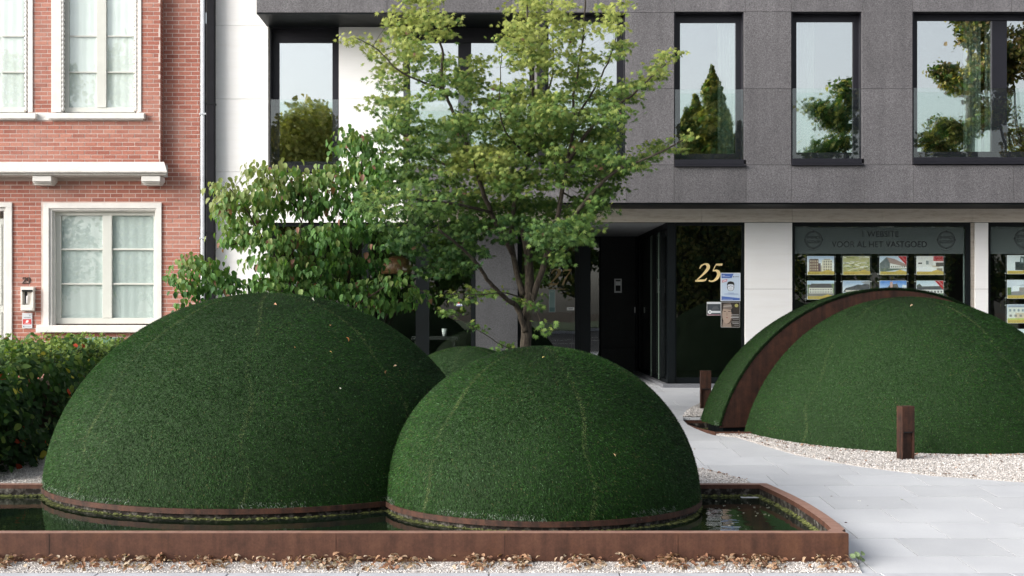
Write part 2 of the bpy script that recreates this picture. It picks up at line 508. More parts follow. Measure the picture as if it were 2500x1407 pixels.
# base ground: one large sheet, folded where the forecourt slope starts and ends
mb = MB()
for y0, y1 in ((-400, 9.74), (9.74, 22.75), (22.75, 600)):
    z0, z1 = G(y0) - 0.16, G(y1) - 0.16
    mb.face([(-400, y0, z0), (400, y0, z0), (400, y1, z1), (-400, y1, z1)])
tag(mb.build('ground', SOIL), kind='structure')

# street: foot pavement, carriageway that climbs a little, verge on the far side (behind the camera)
ZS = G(9.7)
mb = MB(); mb.box(-40, 40, -3.0, 9.47, ZS - 0.15, ZS - 0.005)
tag(mb.build('pavement', SLAB), kind='structure')
mb = MB(); mb.face([(-80, -24, 0.60), (80, -24, 0.60), (80, -3.0, ZS - 0.12), (-80, -3.0, ZS - 0.12)])
tag(mb.build('road', ASPHALT), kind='structure')
def roadz(y): return ZS - 0.12 + (y + 3.0) / (-21.0) * (0.60 - (ZS - 0.12))
mb = MB()
for yy, w in ((-5.0, 0.15), (-14.5, 0.14), (-17.5, 0.14)):
    mb.face([(-80, yy - w, roadz(yy - w) + .004), (80, yy - w, roadz(yy - w) + .004), (80, yy, roadz(yy) + .004), (-80, yy, roadz(yy) + .004)])
tag(mb.build('road_marking', ROADPAINT), kind='structure')
mb = MB(); mb.box(-80, 80, -24.6, -24.0, 0.3, 0.76)
tag(mb.build('far_kerb', KERB), kind='structure')
mb = MB(); mb.box(-80, 80, -70, -24.6, 0.2, 0.72)
VERGE = simple('dark_grass_verge', (0.05, 0.08, 0.03), 0.9, 0, 0.3, 2)
tag(mb.build('verge', VERGE), kind='structure')

# bluestone kerb along the front of the gravel strip: stones
kb = tag(thing('front_kerb', None, None, (0, 9.6, ZS)), kind='structure')
me0 = None
km = MB(); km.box(-0.495, 0.495, -0.12, 0.12, -0.12, 0.0)
k0 = km.build('kerb_stone', KERB, None, bevel=0.006)
xs = [-6.5 + i for i in range(0, 15)]
for i, x in enumerate(xs):
    o = k0 if i == 0 else k0.copy()
    if i: COL.objects.link(o)
    o.location = (x, 9.645, ZS + 0.022)
    o.parent = kb; o.matrix_parent_inverse = Matrix.Translation((0, -9.6, -ZS))

# ---- forecourt paving
path = tag(thing('path', None, None, (4.0, 14.0, G(14))), kind='structure')
mb = MB()
for y0, y1 in ((9.74, 16.9), (18.9, 22.75), (22.75, 27.4)):
    mb.face([(-8, y0, G(y0) - 0.007), (16, y0, G(y0) - 0.007), (16, y1, G(y1) - 0.007), (-8, y1, G(y1) - 0.007)])
mb.face([(-8, 16.9, G(16.9) - 0.007), (2.6, 16.9, G(16.9) - 0.007), (2.6, 18.9, G(18.9) - 0.007), (-8, 18.9, G(18.9) - 0.007)])
mb.build('joint_bed', JOINT, path)
rows = [9.765, 10.379, 11.004, 11.616, 12.236, 12.841, 13.433]
offs = [3.51 - 0.8 * 1 + 0.15, 3.51, 3.198, 3.77, 4.135, 3.545, 3.06]
offs = [3.0, 3.51, 3.198, 3.77, 4.135, 3.545, 3.06]
while rows[-1] < 27.2: rows.append(rows[-1] + 0.61); offs.append(3 + random.choice([0.0, 0.27, 0.53]) + random.uniform(-.05, .05))
gravelC_edge = [onground(*p) for p in ((1745,1063),(1800,1069),(1870,1090),(1950,1113),(2030,1128),(2100,1140),(2280,1163),(2500,1178))]
def in_poly(x, y, poly):
    c = False; n = len(poly)
    for i in range(n):
        x0, y0 = poly[i]; x1, y1 = poly[(i+1) % n]
        if (y0 > y) != (y1 > y) and x < (x1-x0)*(y-y0)/(y1-y0)+x0: c = not c
    return c
gC = gravelC_edge[1:] + [(11.5, 12.9), (11.5, 21.6), (4.6, 21.6), (3.5, 20.6)] + [onground(*p) for p in ((1712, 985), (1694,995),(1676,1006),(1667.5,1018.5), (1720, 1018.5))] + [(4.35, 18.55), (4.62, 17.8)] + [onground(1845, 1062.2), onground(1745, 1062.6)]
# small pool of the right-hand dome lies in front-left of gC
pool3 = [onground(*p) for p in ((1668,1019),(1668,1026),(1678,1036),(1700,1047),(1725,1057),(1745,1063))]
xw = 2.90
gA = [(-7.6, 9.77), (2.87, 9.77), (2.97, 10.32), (2.97, 10.05), (2.97, 12.2)] 
gA = [(-7.6, 9.77), (2.87, 9.77), (2.965, 10.30), (2.955, 11.0), (2.82, 12.2), (2.60, 13.3), (2.33, 13.8), (2.0, 14.4), (1.75, 15.6), (1.7, 17.5), (1.2, 19.0), (0.9, 22.7), (-7.6, 22.7)]
wedge = [onground(*p) for p in ((1825,1178),(1760,1159),(1710,1147))]
gA = [(-7.6, 9.77), (2.87, 9.77), (2.965, 10.30), (2.90, 10.9), (2.80, 12.2), wedge[0], wedge[1], wedge[2], (2.10, 14.4), (1.8, 15.6), (1.7, 17.5), (1.2, 19.0), (0.55, 22.7), (-7.6, 22.7)]
slab_cache = {}
def slab(x0, x1, y0, y1):
    w = round(x1 - x0, 2)
    za, zb = G(y0), G(y1)
    g = 0.005
    key = (w, round(y1 - y0, 3), round(zb - za, 4))
    if key not in slab_cache:
        m = MB(); t = 0.04
        X0, X1, Y1, D = g, w - g, (y1 - y0) - g, zb - za
        V = [(X0, g, 0), (X1, g, 0), (X1, Y1, D), (X0, Y1, D)]
        e = 0.004
        T = [(X0+e, g+e, 0), (X1-e, g+e, 0), (X1-e, Y1-e, D), (X0+e, Y1-e, D)]
        V = [(p[0], p[1], p[2] - 0.004) for p in V]
        T = [(X0, g, 0), (X1, g, 0), (X1, Y1, D), (X0, Y1, D)]
        m.face(T)
        for a in range(4):
            b = (a+1) % 4
            m.face([(T[a][0], T[a][1], T[a][2]-t), (T[b][0], T[b][1], T[b][2]-t), T[b], T[a]])
        me = m.build('paving_slab', SLAB, path)
        slab_cache[key] = me.data
        o = me
    else:
        o = bpy.data.objects.new('paving_slab', slab_cache[key]); COL.objects.link(o); adopt(o, path)
    o.location = (x0, y0, za + random.uniform(-0.0012, 0.0012))
    return o
nslab = 0
pool_convex = [onground(1745,1063.5), (4.0, 16.99)] + [(4.0, 18.2), onground(1722, 1019.2), onground(1667.5,1019.2), onground(1668.5,1027), onground(1678.5,1037.3), onground(1700,1047.5), onground(1725,1057.5)]
def clip(poly, p, q, inside):
    out = []; n = len(poly)
    sd = lambda a: ((q[0]-p[0])*(a[1]-p[1]) - (q[1]-p[1])*(a[0]-p[0])) * (1 if inside else -1)
    for i in range(n):
        a, b = poly[i], poly[(i+1) % n]; sa, sb = sd(a), sd(b)
        if sa >= 0: out.append(a)
        if (sa > 0 and sb < 0) or (sa < 0 and sb > 0):
            t = sa/(sa-sb); out.append((a[0]+(b[0]-a[0])*t, a[1]+(b[1]-a[1])*t))
    return out
def cut_slab(x0, x1, y0, y1):
    A = [(x0,y0),(x1,y0),(x1,y1),(x0,y1)]; m = MB(); n = len(pool_convex)
    for i in range(n):
        pc = clip(A, pool_convex[i], pool_convex[(i+1)%n], False)
        if len(pc) > 2:
            m.face([(x, y, G(y)) for x, y in pc])
            for k in range(len(pc)):
                a, b = pc[k], pc[(k+1)%len(pc)]; m.face([(*a, G(a[1])-.04), (*b, G(b[1])-.04), (*b, G(b[1])), (*a, G(a[1]))])
        A = clip(A, pool_convex[i], pool_convex[(i+1)%n], True)
        if len(A) < 3: break
    if m.f: m.build('paving_slab', SLAB, path)
for r in range(len(rows) - 1):
    y0, y1 = rows[r], rows[r+1]
    if y0 < 22.75 < y1: y1 = rows[r+1]
    x = offs[r] - 0.8 * 6
    while x < 12.5:
        x0, x1 = x, x + 0.8
        x += 0.8
        cor = [(x0, y0), (x1, y0), (x1, y1), (x0, y1), ((x0+x1)/2, (y0+y1)/2)]
        if x1 < 0.6 or (y1 > 23.4 and (x1 > 3.9 or x0 < -0.2)): continue
        if r == 0 and x1 < 2.9: continue
        if all(in_poly(a, b, gA) or in_poly(a, b, gC) or in_poly(a, b, pool3) for a, b in cor): continue
        if x0 > 0.302 * y1 * 1.4: continue
        if r == 0 and x0 < 2.84: x0 = 2.84
        if 10.3 < y1 < 13.2 and x0 < 2.9 and x1 <= 2.95: continue
        if not (x1 < 2.4 or x0 > 4.2 or y1 < 16.6 or y0 > 18.9):
            cut_slab(x0 + .003, x1 - .003, y0 + .003, y1 - .003); nslab += 1; continue
        slab(x0, x1, y0, y1); nslab += 1
print('slabs', nslab)

def gravel_mesh(name, poly, off=0.012):
    mb = MB()
    # tessellate by y strips so the sheet follows the slope
    mb.face([(x, y, G(y) + off) for x, y in poly])
    n = len(poly)
    for a in range(n):
        b = (a+1) % n
        p, q = poly[a], poly[b]
        mb.face([(p[0], p[1], G(p[1]) - 0.15), (q[0], q[1], G(q[1]) - 0.15), (q[0], q[1], G(q[1]) + off), (p[0], p[1], G(p[1]) + off)])
    return tag(mb.build(name, GRAVEL), kind='structure')
# ---- basin geometry (front rim straight, back rim straight, right end curved)
RIM = HC - 1.80
WAT = HC - 1.92
FR0, FR1 = 10.11, 10.22          # front flange
BK = 12.98
def rimpt(px, py): 
    d = 1.80 * F / (py - CY); return ((px - CX) * d / F, d)
_rc = [(1873,1180),(1900,1192),(1935,1208),(1968,1225),(2000,1244),(2030,1264),(2052,1281),(2068,1296)]
_f = []
for _i in range(len(_rc)-1):
    _p = [_rc[max(_i-1,0)], _rc[_i], _rc[_i+1], _rc[min(_i+2,len(_rc)-1)]]
    for _t in (0, .33, .67):
        _f.append(tuple(.5*((2*_p[1][k]) + (-_p[0][k]+_p[2][k])*_t + (2*_p[0][k]-5*_p[1][k]+4*_p[2][k]-_p[3][k])*_t*_t + (-_p[0][k]+3*_p[1][k]-3*_p[2][k]+_p[3][k])*_t**3) for k in (0, 1)))
right_curve = [rimpt(*p) for p in _f + [_rc[-1]]]
right_curve = [(right_curve[0][0], BK)] + right_curve[1:]
xr_front = (2072 - CX) * FR0 / F
right_curve[-1] = (xr_front - 0.02, FR0 + 0.10)
LX = -5.6
left_part = [(-5.22, BK), (-5.34, BK - 0.25), (-5.42, BK - 0.7), (-5.45, FR0)]
outer = [(-5.45, FR0), (xr_front, FR0)] + right_curve[::-1] + left_part[:-1]
def inset(poly, w):
    n = len(poly); out = []
    for i in range(n):
        p0, p1, p2 = Vector(poly[i-1]), Vector(poly[i]), Vector(poly[(i+1) % n])
        a = (p1 - p0).normalized(); b = (p2 - p1).normalized()
        na, nb = Vector((-a.y, a.x)), Vector((-b.y, b.x))
        m = (na + nb); m.normalize(); k = w / max(0.3, m.dot(na))
        out.append((p1.x + m.x * k, p1.y + m.y * k))
    return out
def basin(name, label, outer, rim, water_z, flange, base_off, cat='planter'):
    cx = sum(p[0] for p in outer)/len(outer); cy = sum(p[1] for p in outer)/len(outer)
    t = thing(name, label, cat, (cx, cy, G(cy)))
    inn = inset(outer, flange); thin = inset(outer, 0.012)
    n = len(outer); mb = MB(); fl = MB()
    for a in range(n):
        b = (a+1) % n
        def q(P, Q, z0, z1, z2=None, z3=None):
            mb.face([(P[a][0], P[a][1], z0), (P[b][0], P[b][1], z0), (Q[b][0], Q[b][1], z1), (Q[a][0], Q[a][1], z1)])
        zb = rim - 0.5
        q(outer, outer, zb, rim - 0.006)
        e = inset(outer, 0.006)
        mb.face([(outer[a][0], outer[a][1], rim-.006), (outer[b][0], outer[b][1], rim-.006), (e[b][0], e[b][1], rim), (e[a][0], e[a][1], rim)])
        fl.face([(e[a][0], e[a][1], rim), (e[b][0], e[b][1], rim), (inn[b][0], inn[b][1], rim), (inn[a][0], inn[a][1], rim)])
        mb.face([(inn[a][0], inn[a][1], rim), (inn[b][0], inn[b][1], rim), (inn[b][0], inn[b][1], rim - 0.08), (inn[a][0], inn[a][1], rim - 0.08)])
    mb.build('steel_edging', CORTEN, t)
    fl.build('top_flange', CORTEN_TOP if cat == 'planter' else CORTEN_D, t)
    mb = MB()
    i2 = inset(outer, flange + 0.004); i3 = inset(outer, flange + 0.012)
    for a in range(n):
        b = (a+1) % n
        mb.face([(i2[a][0], i2[a][1], rim - 0.04), (i2[b][0], i2[b][1], rim - 0.04), (i2[b][0], i2[b][1], rim - 0.3), (i2[a][0], i2[a][1], rim - 0.3)])
    mb.build('basin_wall', LIME, t)
    mb = MB()
    m = inset(outer, flange + 0.006)
    N = 40
    # algae fringe with a ragged upper edge
    for a in range(n):
        b = (a+1) % n
        L = sqrt((m[a][0]-m[b][0])**2 + (m[a][1]-m[b][1])**2); k = max(2, int(L / 0.02))
        prev = None
        for j in range(k + 1):
            f = j / k; x = m[a][0]*(1-f)+m[b][0]*f; y = m[a][1]*(1-f)+m[b][1]*f
            nx, ny = -(m[b][1]-m[a][1]) / max(L, 1e-6), (m[b][0]-m[a][0]) / max(L, 1e-6)
            h = random.uniform(0.012, 0.03); w = random.uniform(0.01, 0.05)
            cur = ((x, y, water_z + h), (x + nx*w, y + ny*w, water_z + 0.003))
            if prev: mb.face([prev[0], cur[0], cur[1], prev[1]])
            prev = cur
    tag(mb.build('algae_fringe', ALGAE, t), kind='stuff')
    w = inset(outer, flange + 0.002)
    mb = MB(); mb.face([(p[0], p[1], water_z) for p in w])
    o = mb.build('water', WATER); tag(o, kind='structure')
    return t
basin1 = basin('steel_water_basin', 'long low rusty steel basin of dark water under the two front grass domes', outer, RIM, WAT, 0.11, 0)
for px_ in (120, 820, 1232, 1655):
    x_ = (px_ - CX) * FR0 / F
    m = MB(); m.box(x_ - .003, x_ + .003, FR0 - .0012, FR0 + .01, RIM - .3, RIM - .008); m.build('weld_seam', CORTEN_D, basin1)
# the gravel of bed A must leave the basin open
gA_front = [(-7.6, 9.77), (2.87, 9.77), (2.965, 10.30), (xr_front + .01, 10.30), (xr_front + .01, FR0 + .004), (-7.6, FR0 + .004)]
gA_front = [(-7.6, 9.77), (2.87, 9.77), (2.93, FR0 + 0.05), (2.865, FR0 + 0.05), (2.865, FR0 + .01), (-7.6, FR0 + .01)]
gravel_mesh('gravel_bed', gA_front, 0.02)
gA_back = [(-7.6, BK - .01), (2.62, BK - .01), wedge[0], wedge[1], wedge[2], (2.10, 14.4), (1.8, 15.6), (1.7, 17.5), (1.2, 19.0), (0.55, 22.7), (-7.6, 22.7)]
gA_back[1] = (right_curve[0][0] - .05, BK - .01)
gravel_mesh('gravel_bed', gA_back, 0.02)
gravel_mesh('gravel_bed', gC, 0.02)
# left of basin 1
gravel_mesh('gravel_bed', [(-7.6, FR0 + .01), (-5.46, FR0 + .01), (-5.43, BK - .71), (-5.36, BK - .26), (-5.24, BK - .012), (-7.6, BK - .012)], 0.02)

# small pool in front of the sliced dome
z3 = G(17.2)
p3 = [onground(*p) for p in ((1745,1063),(1812,1063))]
pool_outer = [p3[0], (p3[1][0] + 0.5, p3[1][1])] + [(4.6, 17.7), (4.4, 18.4)] + [onground(1720, 1020), onground(1668,1020), onground(1669,1027), onground(1679,1037), onground(1700,1047), onground(1725,1057)]
basin3 = basin('small_steel_pool', 'small dark curved pool at the foot of the sliced grass dome', pool_outer, z3 + 0.035, z3 - 0.10, 0.03, 0, 'pool')

def stones(name, poly, n, size, off=0.02):
    tv, tf = [], []
    for v in ((1,0,0),(-1,0,0),(0,1,0),(0,-1,0),(0,0,1),(0,0,-1)): tv.append(v)
    tf = [(0,2,4),(2,1,4),(1,3,4),(3,0,4)] 
    tv = np.array(tv, float) * np.array([1, .8, .6])
    xs = [p[0] for p in poly]; ys = [p[1] for p in poly]
    P = []
    while len(P) < n:
        x = random.uniform(min(xs), max(xs)); y = random.uniform(min(ys), max(ys))
        if in_poly(x, y, poly): P.append((x, y, G(y) + off + random.uniform(-.3, .35) * size))
    P = np.array(P)
    nn = rng.normal(size=(n, 3)) * 0.55 + np.array([0, 0, 1.0]); fw = rng.normal(size=(n, 3))
    R = frames_from(nn, fw)
    S = rng.uniform(0.5, 1.15, n) * size
    return scatter(name, tv, tf, R, P, S, STONE, None, rng.random(n))
s1 = stones('gravel_stones', [(-4.6, 9.77), (2.87, 9.77), (2.92, 10.10), (-4.6, 10.10)], 26000, 0.0085)
tag(s1, kind='stuff')
vis = [p for p in gravelC_edge] + [(8.9, 14.9), (6.3, 15.25), (5.0, 15.5), (4.2, 16.2), (3.4, 17.1)]
s2 = stones('gravel_stones', vis, 36000, 0.0105); tag(s2, kind='stuff')
s3 = stones('gravel_stones', [onground(1668,1019), onground(1720,1019), (3.45, 19.6), (3.3, 19.3), onground(1694, 995), onground(1676, 1006)], 5000, 0.011); tag(s3, kind='stuff')
s4 = stones('gravel_stones', [(2.62, 13.0), wedge[0], wedge[1], wedge[2], (1.9, 13.9), (1.7, 13.0)], 6000, 0.010); tag(s4, kind='stuff')
s5 = stones('gravel_stones', [(-5.6, 13.0), (-4.2, 13.0), (-4.4, 15.2), (-5.3, 15.2)], 7000, 0.010); tag(s5, kind='stuff')

# ================================================================== brick house (No 29)
DH, DB = 22.8, 22.6                      # wall plane, projecting bay plane
house = thing('brick_house', 'red brick town house with white stone window surrounds and cornice, number 29', 'house', (-8, DH, G(DH)))
Xe = (488 - CX) * DH / F
# openings in the walls (photo rectangles)
low_holes = [(0, 0, 0, 0)]
wl = (106, 496, 394, 812)
holes_low = [(-200, 495, 29, 1000), (100, 496, 394, 794), (88, 794, 397, 812), (79, 430, 131, 452), (345, 430, 396, 452)]
holes_bay = [(-120, -60, 80, 293), (125, -60, 345, 277), (87, 276, 353, 293)]
# mortar walls: boxes around the openings
def wall_boxes(mb, area, holes, d, t):
    xs = sorted({area[0], area[2], *[min(max(h[0], area[0]), area[2]) for h in holes], *[min(max(h[2], area[0]), area[2]) for h in holes]})
    ys = sorted({area[1], area[3], *[min(max(h[1], area[1]), area[3]) for h in holes], *[min(max(h[3], area[1]), area[3]) for h in holes]})
    for i in range(len(xs)-1):
        # merge vertically
        run = None
        for j in range(len(ys)-1):
            cx, cy = (xs[i]+xs[i+1])/2, (ys[j]+ys[j+1])/2
            solid = not any(h[0] <= cx <= h[2] and h[1] <= cy <= h[3] for h in holes)
            if solid:
                if run is None: run = [ys[j], ys[j+1]]
                else: run[1] = ys[j+1]
            if (not solid or j == len(ys)-2) and run:
                mb.pbox(xs[i], run[0], xs[i+1], run[1], d, t); run = None
mb = MB()
wall_boxes(mb, (-420, 430, 488, 1010), [holes_low[0], (118, 508, 384, 794)], DH + 0.005, 0.357)
mb.build('wall', MORTAR, house)
mb = MB()
wall_boxes(mb, (-420, -160, 391, 430), [(-120, -60, 68, 293), (137, -60, 333, 280)], DB + 0.005, 0.457)
mb.pbox(399, -160, 488, 430, DH + 0.005, 0.357)
mb.build('wall', MORTAR, house)
PIT, LEN = 10.3, 30.45
brick_objs = []; rest = MB()
def bricks(area, holes, y_ref, x_ref, d, pool=None):
    k0 = math.floor((area[1] - y_ref) / PIT) - 1
    y = y_ref + k0 * PIT; k = k0
    while y < area[3]:
        ya, yb = y + 0.9, y + PIT - 0.9
        k += 1
        if ya >= area[1] - 3 and yb <= area[3] + 3:
            iv = [(area[0], area[2])]
            for h in holes:
                if h[1] < (ya + yb) / 2 < h[3]:
                    nv = []
                    for a, b in iv:
                        if h[2] <= a or h[0] >= b: nv.append((a, b)); continue
                        if h[0] > a: nv.append((a, h[0]))
                        if h[2] < b: nv.append((h[2], b))
                    iv = nv
            x0 = x_ref + (LEN / 2 if k % 2 else 0)
            x0 -= math.ceil((x0 - area[0]) / LEN + 1) * LEN
            while x0 < area[2]:
                xa, xb = x0 + 0.9, x0 + LEN - 0.9
                for a, b in iv:
                    p, q = max(xa, a + 0.4), min(xb, b - 0.4)
                    if q - p > 2.5:
                        full = abs((q - p) - (LEN - 1.8)) < 0.01
                        if full and pool is not None and q > 0 and p < 488 and yb < 870 and ya > 0:
                            pool.append((p, ya, q, yb, d))
                        else:
                            rest.pbox(p, ya, q, yb, d + random.uniform(-.0015, .002), 0.02, c=random.random() + 0.001, skip=('k',))
                x0 += LEN
        y += PIT
cand = []
bricks((-60, 444, 488, 1000), holes_low, 441.9, 26, DH, cand)
bricks((-60, -8, 391, 398), holes_bay, 388.6 - PIT, 24, DB, cand)
bricks((399, -8, 488, 440), [], 441.9, 421, DH, cand)
bricks((409, 398, 488, 440), [], 441.9, 421, DH + 0.0005, None) if False else None
random.shuffle(cand)
cand.sort(key=lambda c: 0 if c[1] > 430 else 1)
tmpl = {}
for i, (p, ya, q, yb, d) in enumerate(cand):
    dd = d + random.uniform(-.0015, .002)
    if i < 300:
        c = W(p, yb, dd)
        if d not in tmpl:
            m = MB(); m.box(0, (q-p)*d/F, 0, 0.02, 0, (yb-ya)*d/F, skip=('k',))
            o = m.build('brick', BRICK, house); tmpl[d] = o.data
        else:
            o = bpy.data.objects.new('brick', tmpl[d]); COL.objects.link(o); adopt(o, house)
        o.location = c
    else:
        rest.pbox(p, ya, q, yb, dd, 0.02, c=random.random() + .001, skip=('k',))
# bay return bricks (side of the bay facing right)
y = 388.6 - PIT * 40; k = 0
xr = (391 - CX) * DB / F
while y < 398:
    a, b = W(0, y + PIT - .75, DB), W(0, y + .75, DB)
    w0, w1 = (DB + 0.002, DB + 0.095) if k % 2 else (DB + .002, DB + .19)
    rest.box(xr - .01, xr + 0.004, w0, w1, a.z, b.z, c=random.random() + .001, skip=('l',))
    if k % 2: rest.box(xr - .01, xr + 0.004, DB + .105, DB + .19, a.z, b.z, c=random.random() + .001, skip=('l',))
    y += PIT; k += 1
tag(rest.build('bricks', BRICK, house), kind='stuff')
mb = MB(); mb.box(xr - .03, xr + 0.0005, DB + .001, DH + .3, W(0, 398, DB).z, W(0, -160, DB).z)
mb.build('wall', MORTAR, house)

# cornice and corbels
mb = MB()
xl, xrr = (-400 - CX) * DB / F, (397 - CX) * 22.45 / F
def prof_strip(mb, prof, x0, x1, dxr):
    """moulding: prof = (depth, z) points from top to bottom; right end mitred by dxr*(projection)"""
    n = len(prof)
    for i in range(n - 1):
        (d0, z0), (d1, z1) = prof[i], prof[i+1]
        mb.face([(x0, d0, z0), (x0, d1, z1), (x1 + (DH - d1) * dxr, d1, z1), (x1 + (DH - d0) * dxr, d0, z0)])
        mb.face([(x1 + (DH - d0) * dxr, d0, z0), (x1 + (DH - d1) * dxr, d1, z1), (x1, DH, z1), (x1, DH, z0)]) if dxr else None
ztop = W(0, 397, DB).z; zb = lambda py, d=22.4: W(0, py, d).z
prof = [(DB - .005, ztop + .01), (22.42, zb(417, 22.42)), (22.40, zb(418, 22.40)), (22.40, zb(421, 22.40)), (22.46, zb(422.5, 22.46)), (22.46, zb(427, 22.46)), (22.5, zb(430, 22.5)), (22.86, zb(430, 22.5))]
prof_strip(mb, prof, xl, (391 - CX) * DB / F - 0.03, 0.5)
o = mb.build('cornice', CORNICE, house)
mb = MB(); mb.pbox(398, 403, 408.5, 433, DH - 0.03, 0.06); mb.build('cornice', SILL, house)
for x0, x1 in ((79, 125), (345, 391)):
    mb = MB()
    mb.pbox(x0, 430.3, x1, 443, 22.47, 0.36)
    mb.pbox(x0 + 2, 443.2, x1 - 0.5, 447, 22.52, 0.31)
    mb.pbox(x0 + 5, 447.2, x1 - 1, 452, 22.58, 0.25)
    mb.build('corbel', SILL, house, bevel=0.006)

def sash(t, panes, d, name='window', frame_o=None, mull=None):
    pass
# ---- upper windows
def upper_window(xo0, xo1, xi0, xi1, panes_x, bars_y, ybot, mull):
    w = thing  # window part
    mb = MB()
    mb.pbox(xo0, -60, xi0 - 8, 274, DB - .02, 0.12)
    s = mb.build('window_jamb', SILL, house, bevel=0.008)
    mb = MB(); mb.pbox(xi1 + 8, -60, xo1, 274, DB - .02, 0.12)
    mb.build('window_jamb', SILL, house, bevel=0.008)
    # rope moulding: twisted beads
    for xc in (xi0 - 4, xi1 + 4):
        rb = MB(); pts = []; rr = []
        y = -30
        while y < 272:
            pts.append(W(xc, y, DB + .01)); rr.append(0.026 + 0.008 * sin(y * 0.55)); y += 2.6
        rb.tube(pts, rr, 8)
        rb.build('rope_moulding', SILL, s, smooth=True)
    fm = MB()
    fm.pbox(xi0, -60, panes_x[0][0], ybot, DB + .10, 0.07)
    fm.pbox(panes_x[-1][1], -60, xi1, ybot, DB + .10, 0.07)
    fm.pbox(xi0, ybot, xi1, ybot + 12, DB + .10, 0.08)
    if mull: fm.pbox(mull[0], -60, mull[1], ybot, DB + .085, 0.09)
    for by in bars_y:
        for a, b in panes_x: fm.pbox(a, by - 1.7, b, by + 1.7, DB + .115, 0.04)
    f = fm.build('window', FRAME_W, house, bevel=0.005)
    ys = [-60] + list(bars_y) + [ybot]
    for a, b in panes_x:
        for j in range(len(ys) - 1):
            g = MB(); y0 = ys[j] + (1.7 if j else 0); y1 = ys[j+1] - (1.7 if j < len(ys)-2 else 0)
            g.pbox(a, y0, b, y1, DB + .13, 0.006)
            g.build('pane', GLASS_HOUSE, f)
upper_window(125, 345, 158, 328, [(168, 236), (259, 327)], [88.5, 176.5], 262.5, (236, 259))
upper_window(-70, 80, -60, 60, [(-50, -6), (4, 60)], [88.5, 176.5], 262.5, None)
for x0, x1 in ((117, 352), (-100, 87)):
    mb = MB(); mb.pbox(x0, 276, x1, 290, DB - .10, 0.30); mb.pbox(x0 + 3, 290.1, x1 - 3, 293, DB - .07, 0.25)
    mb.build('window_sill', SILL, house, bevel=0.008)
mb = MB(); mb.pbox(85, 275, 119, 293.5, DB - .01, 0.05); mb.build('stone_band', SILL, house)
# ---- lower window
mb = MB()
mb.ring((106, 496, 394, 796), (119, 509, 381, 796), DH - 0.03, 0.10)
mb.ring((119, 509, 381, 796), (127, 514, 379, 796), DH + 0.0, 0.07)
mb.ring((127, 514, 379, 796), (133, 517, 378, 796), DH + 0.05, 0.10)
mb.build('window_surround', SILL, house, bevel=0.006)
mb = MB(); mb.pbox(88, 795, 398, 812, DH - .13, 0.30); mb.build('window_sill', SILL, house, bevel=0.01)
fm = MB()
fm.pbox(134, 517, 378, 526.5, DH + .13, 0.05); fm.pbox(134, 776.5, 378, 791, DH + .13, 0.08)
fm.pbox(134, 526.5, 149, 776.5, DH + .13, 0.07); fm.pbox(375, 526.5, 379, 776.5, DH + .13, 0.07)
fm.pbox(250, 526.5, 273, 776.5, DH + .12, 0.08)
for by in (609, 693.5):
    fm.pbox(149, by - 2.3, 250, by + 2.3, DH + .145, 0.04); fm.pbox(273, by - 2.3, 375, by + 2.3, DH + .145, 0.04)
f = fm.build('window', FRAME_W, house, bevel=0.006)
for a, b in ((149, 250), (273, 375)):
    for y0, y1 in ((526.5, 606.7), (611.3, 691.2), (695.8, 776.5)):
        g = MB(); g.pbox(a, y0, b, y1, DH + .16, 0.006); g.build('pane', GLASS_HOUSE, f)
# door surround at the far left
mb = MB(); mb.ring((-110, 495, 29, 1010), (-96, 506, 13, 1010), DH - .03, 0.15)
mb.ring((-96, 506, 13, 1010), (-90, 515, 9, 1010), DH + .03, 0.10); mb.build('door_surround', SILL, house, bevel=0.006)
mb = MB(); mb.pbox(-90, 534, 9, 1005, DH + .18, 0.06)
for y0, y1 in ((548, 745), (762, 990)):
    mb.ring((-60, y0, 4, y1), (-57, y0+4, 1, y1-4), DH + .165, 0.014)
dr = mb.build('door', FRAME_W, house, bevel=0.004)
mb = MB(); mb.pbox(-90, 515, 9, 534, DH + .19, 0.04); mb.build('transom', GLASS_HOUSE, dr)
# rooms behind the panes
def room(name, x0, x1, d0, d1, z0, z1, parent, mat=DARKROOM):
    m = MB(); m.box(x0, x1, d0, d1, z0, z1, skip=('f',)); return m.build(name, mat, parent)
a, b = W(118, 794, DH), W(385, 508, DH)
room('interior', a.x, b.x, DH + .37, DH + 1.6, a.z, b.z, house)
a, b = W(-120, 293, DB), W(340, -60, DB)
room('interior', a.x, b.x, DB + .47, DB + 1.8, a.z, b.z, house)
mb = MB(); mb.pbox(-420, -165, 488, -160, DB, 6); mb.pbox(-420, -160, -418, 1000, DB, 6); mb.box(Xe - .3, Xe, DH + .4, DH + 6, 0, 7.3)
mb.box((-420 - CX) * DH / F, Xe, 28.8, 29.0, 0, 7.3)
mb.build('back_wall', MORTAR, house)
mb = MB(); mb.pbox(-200, 994, 29, 1010, DH + .05, 0.3); mb.build('doorstep', SILL, house)

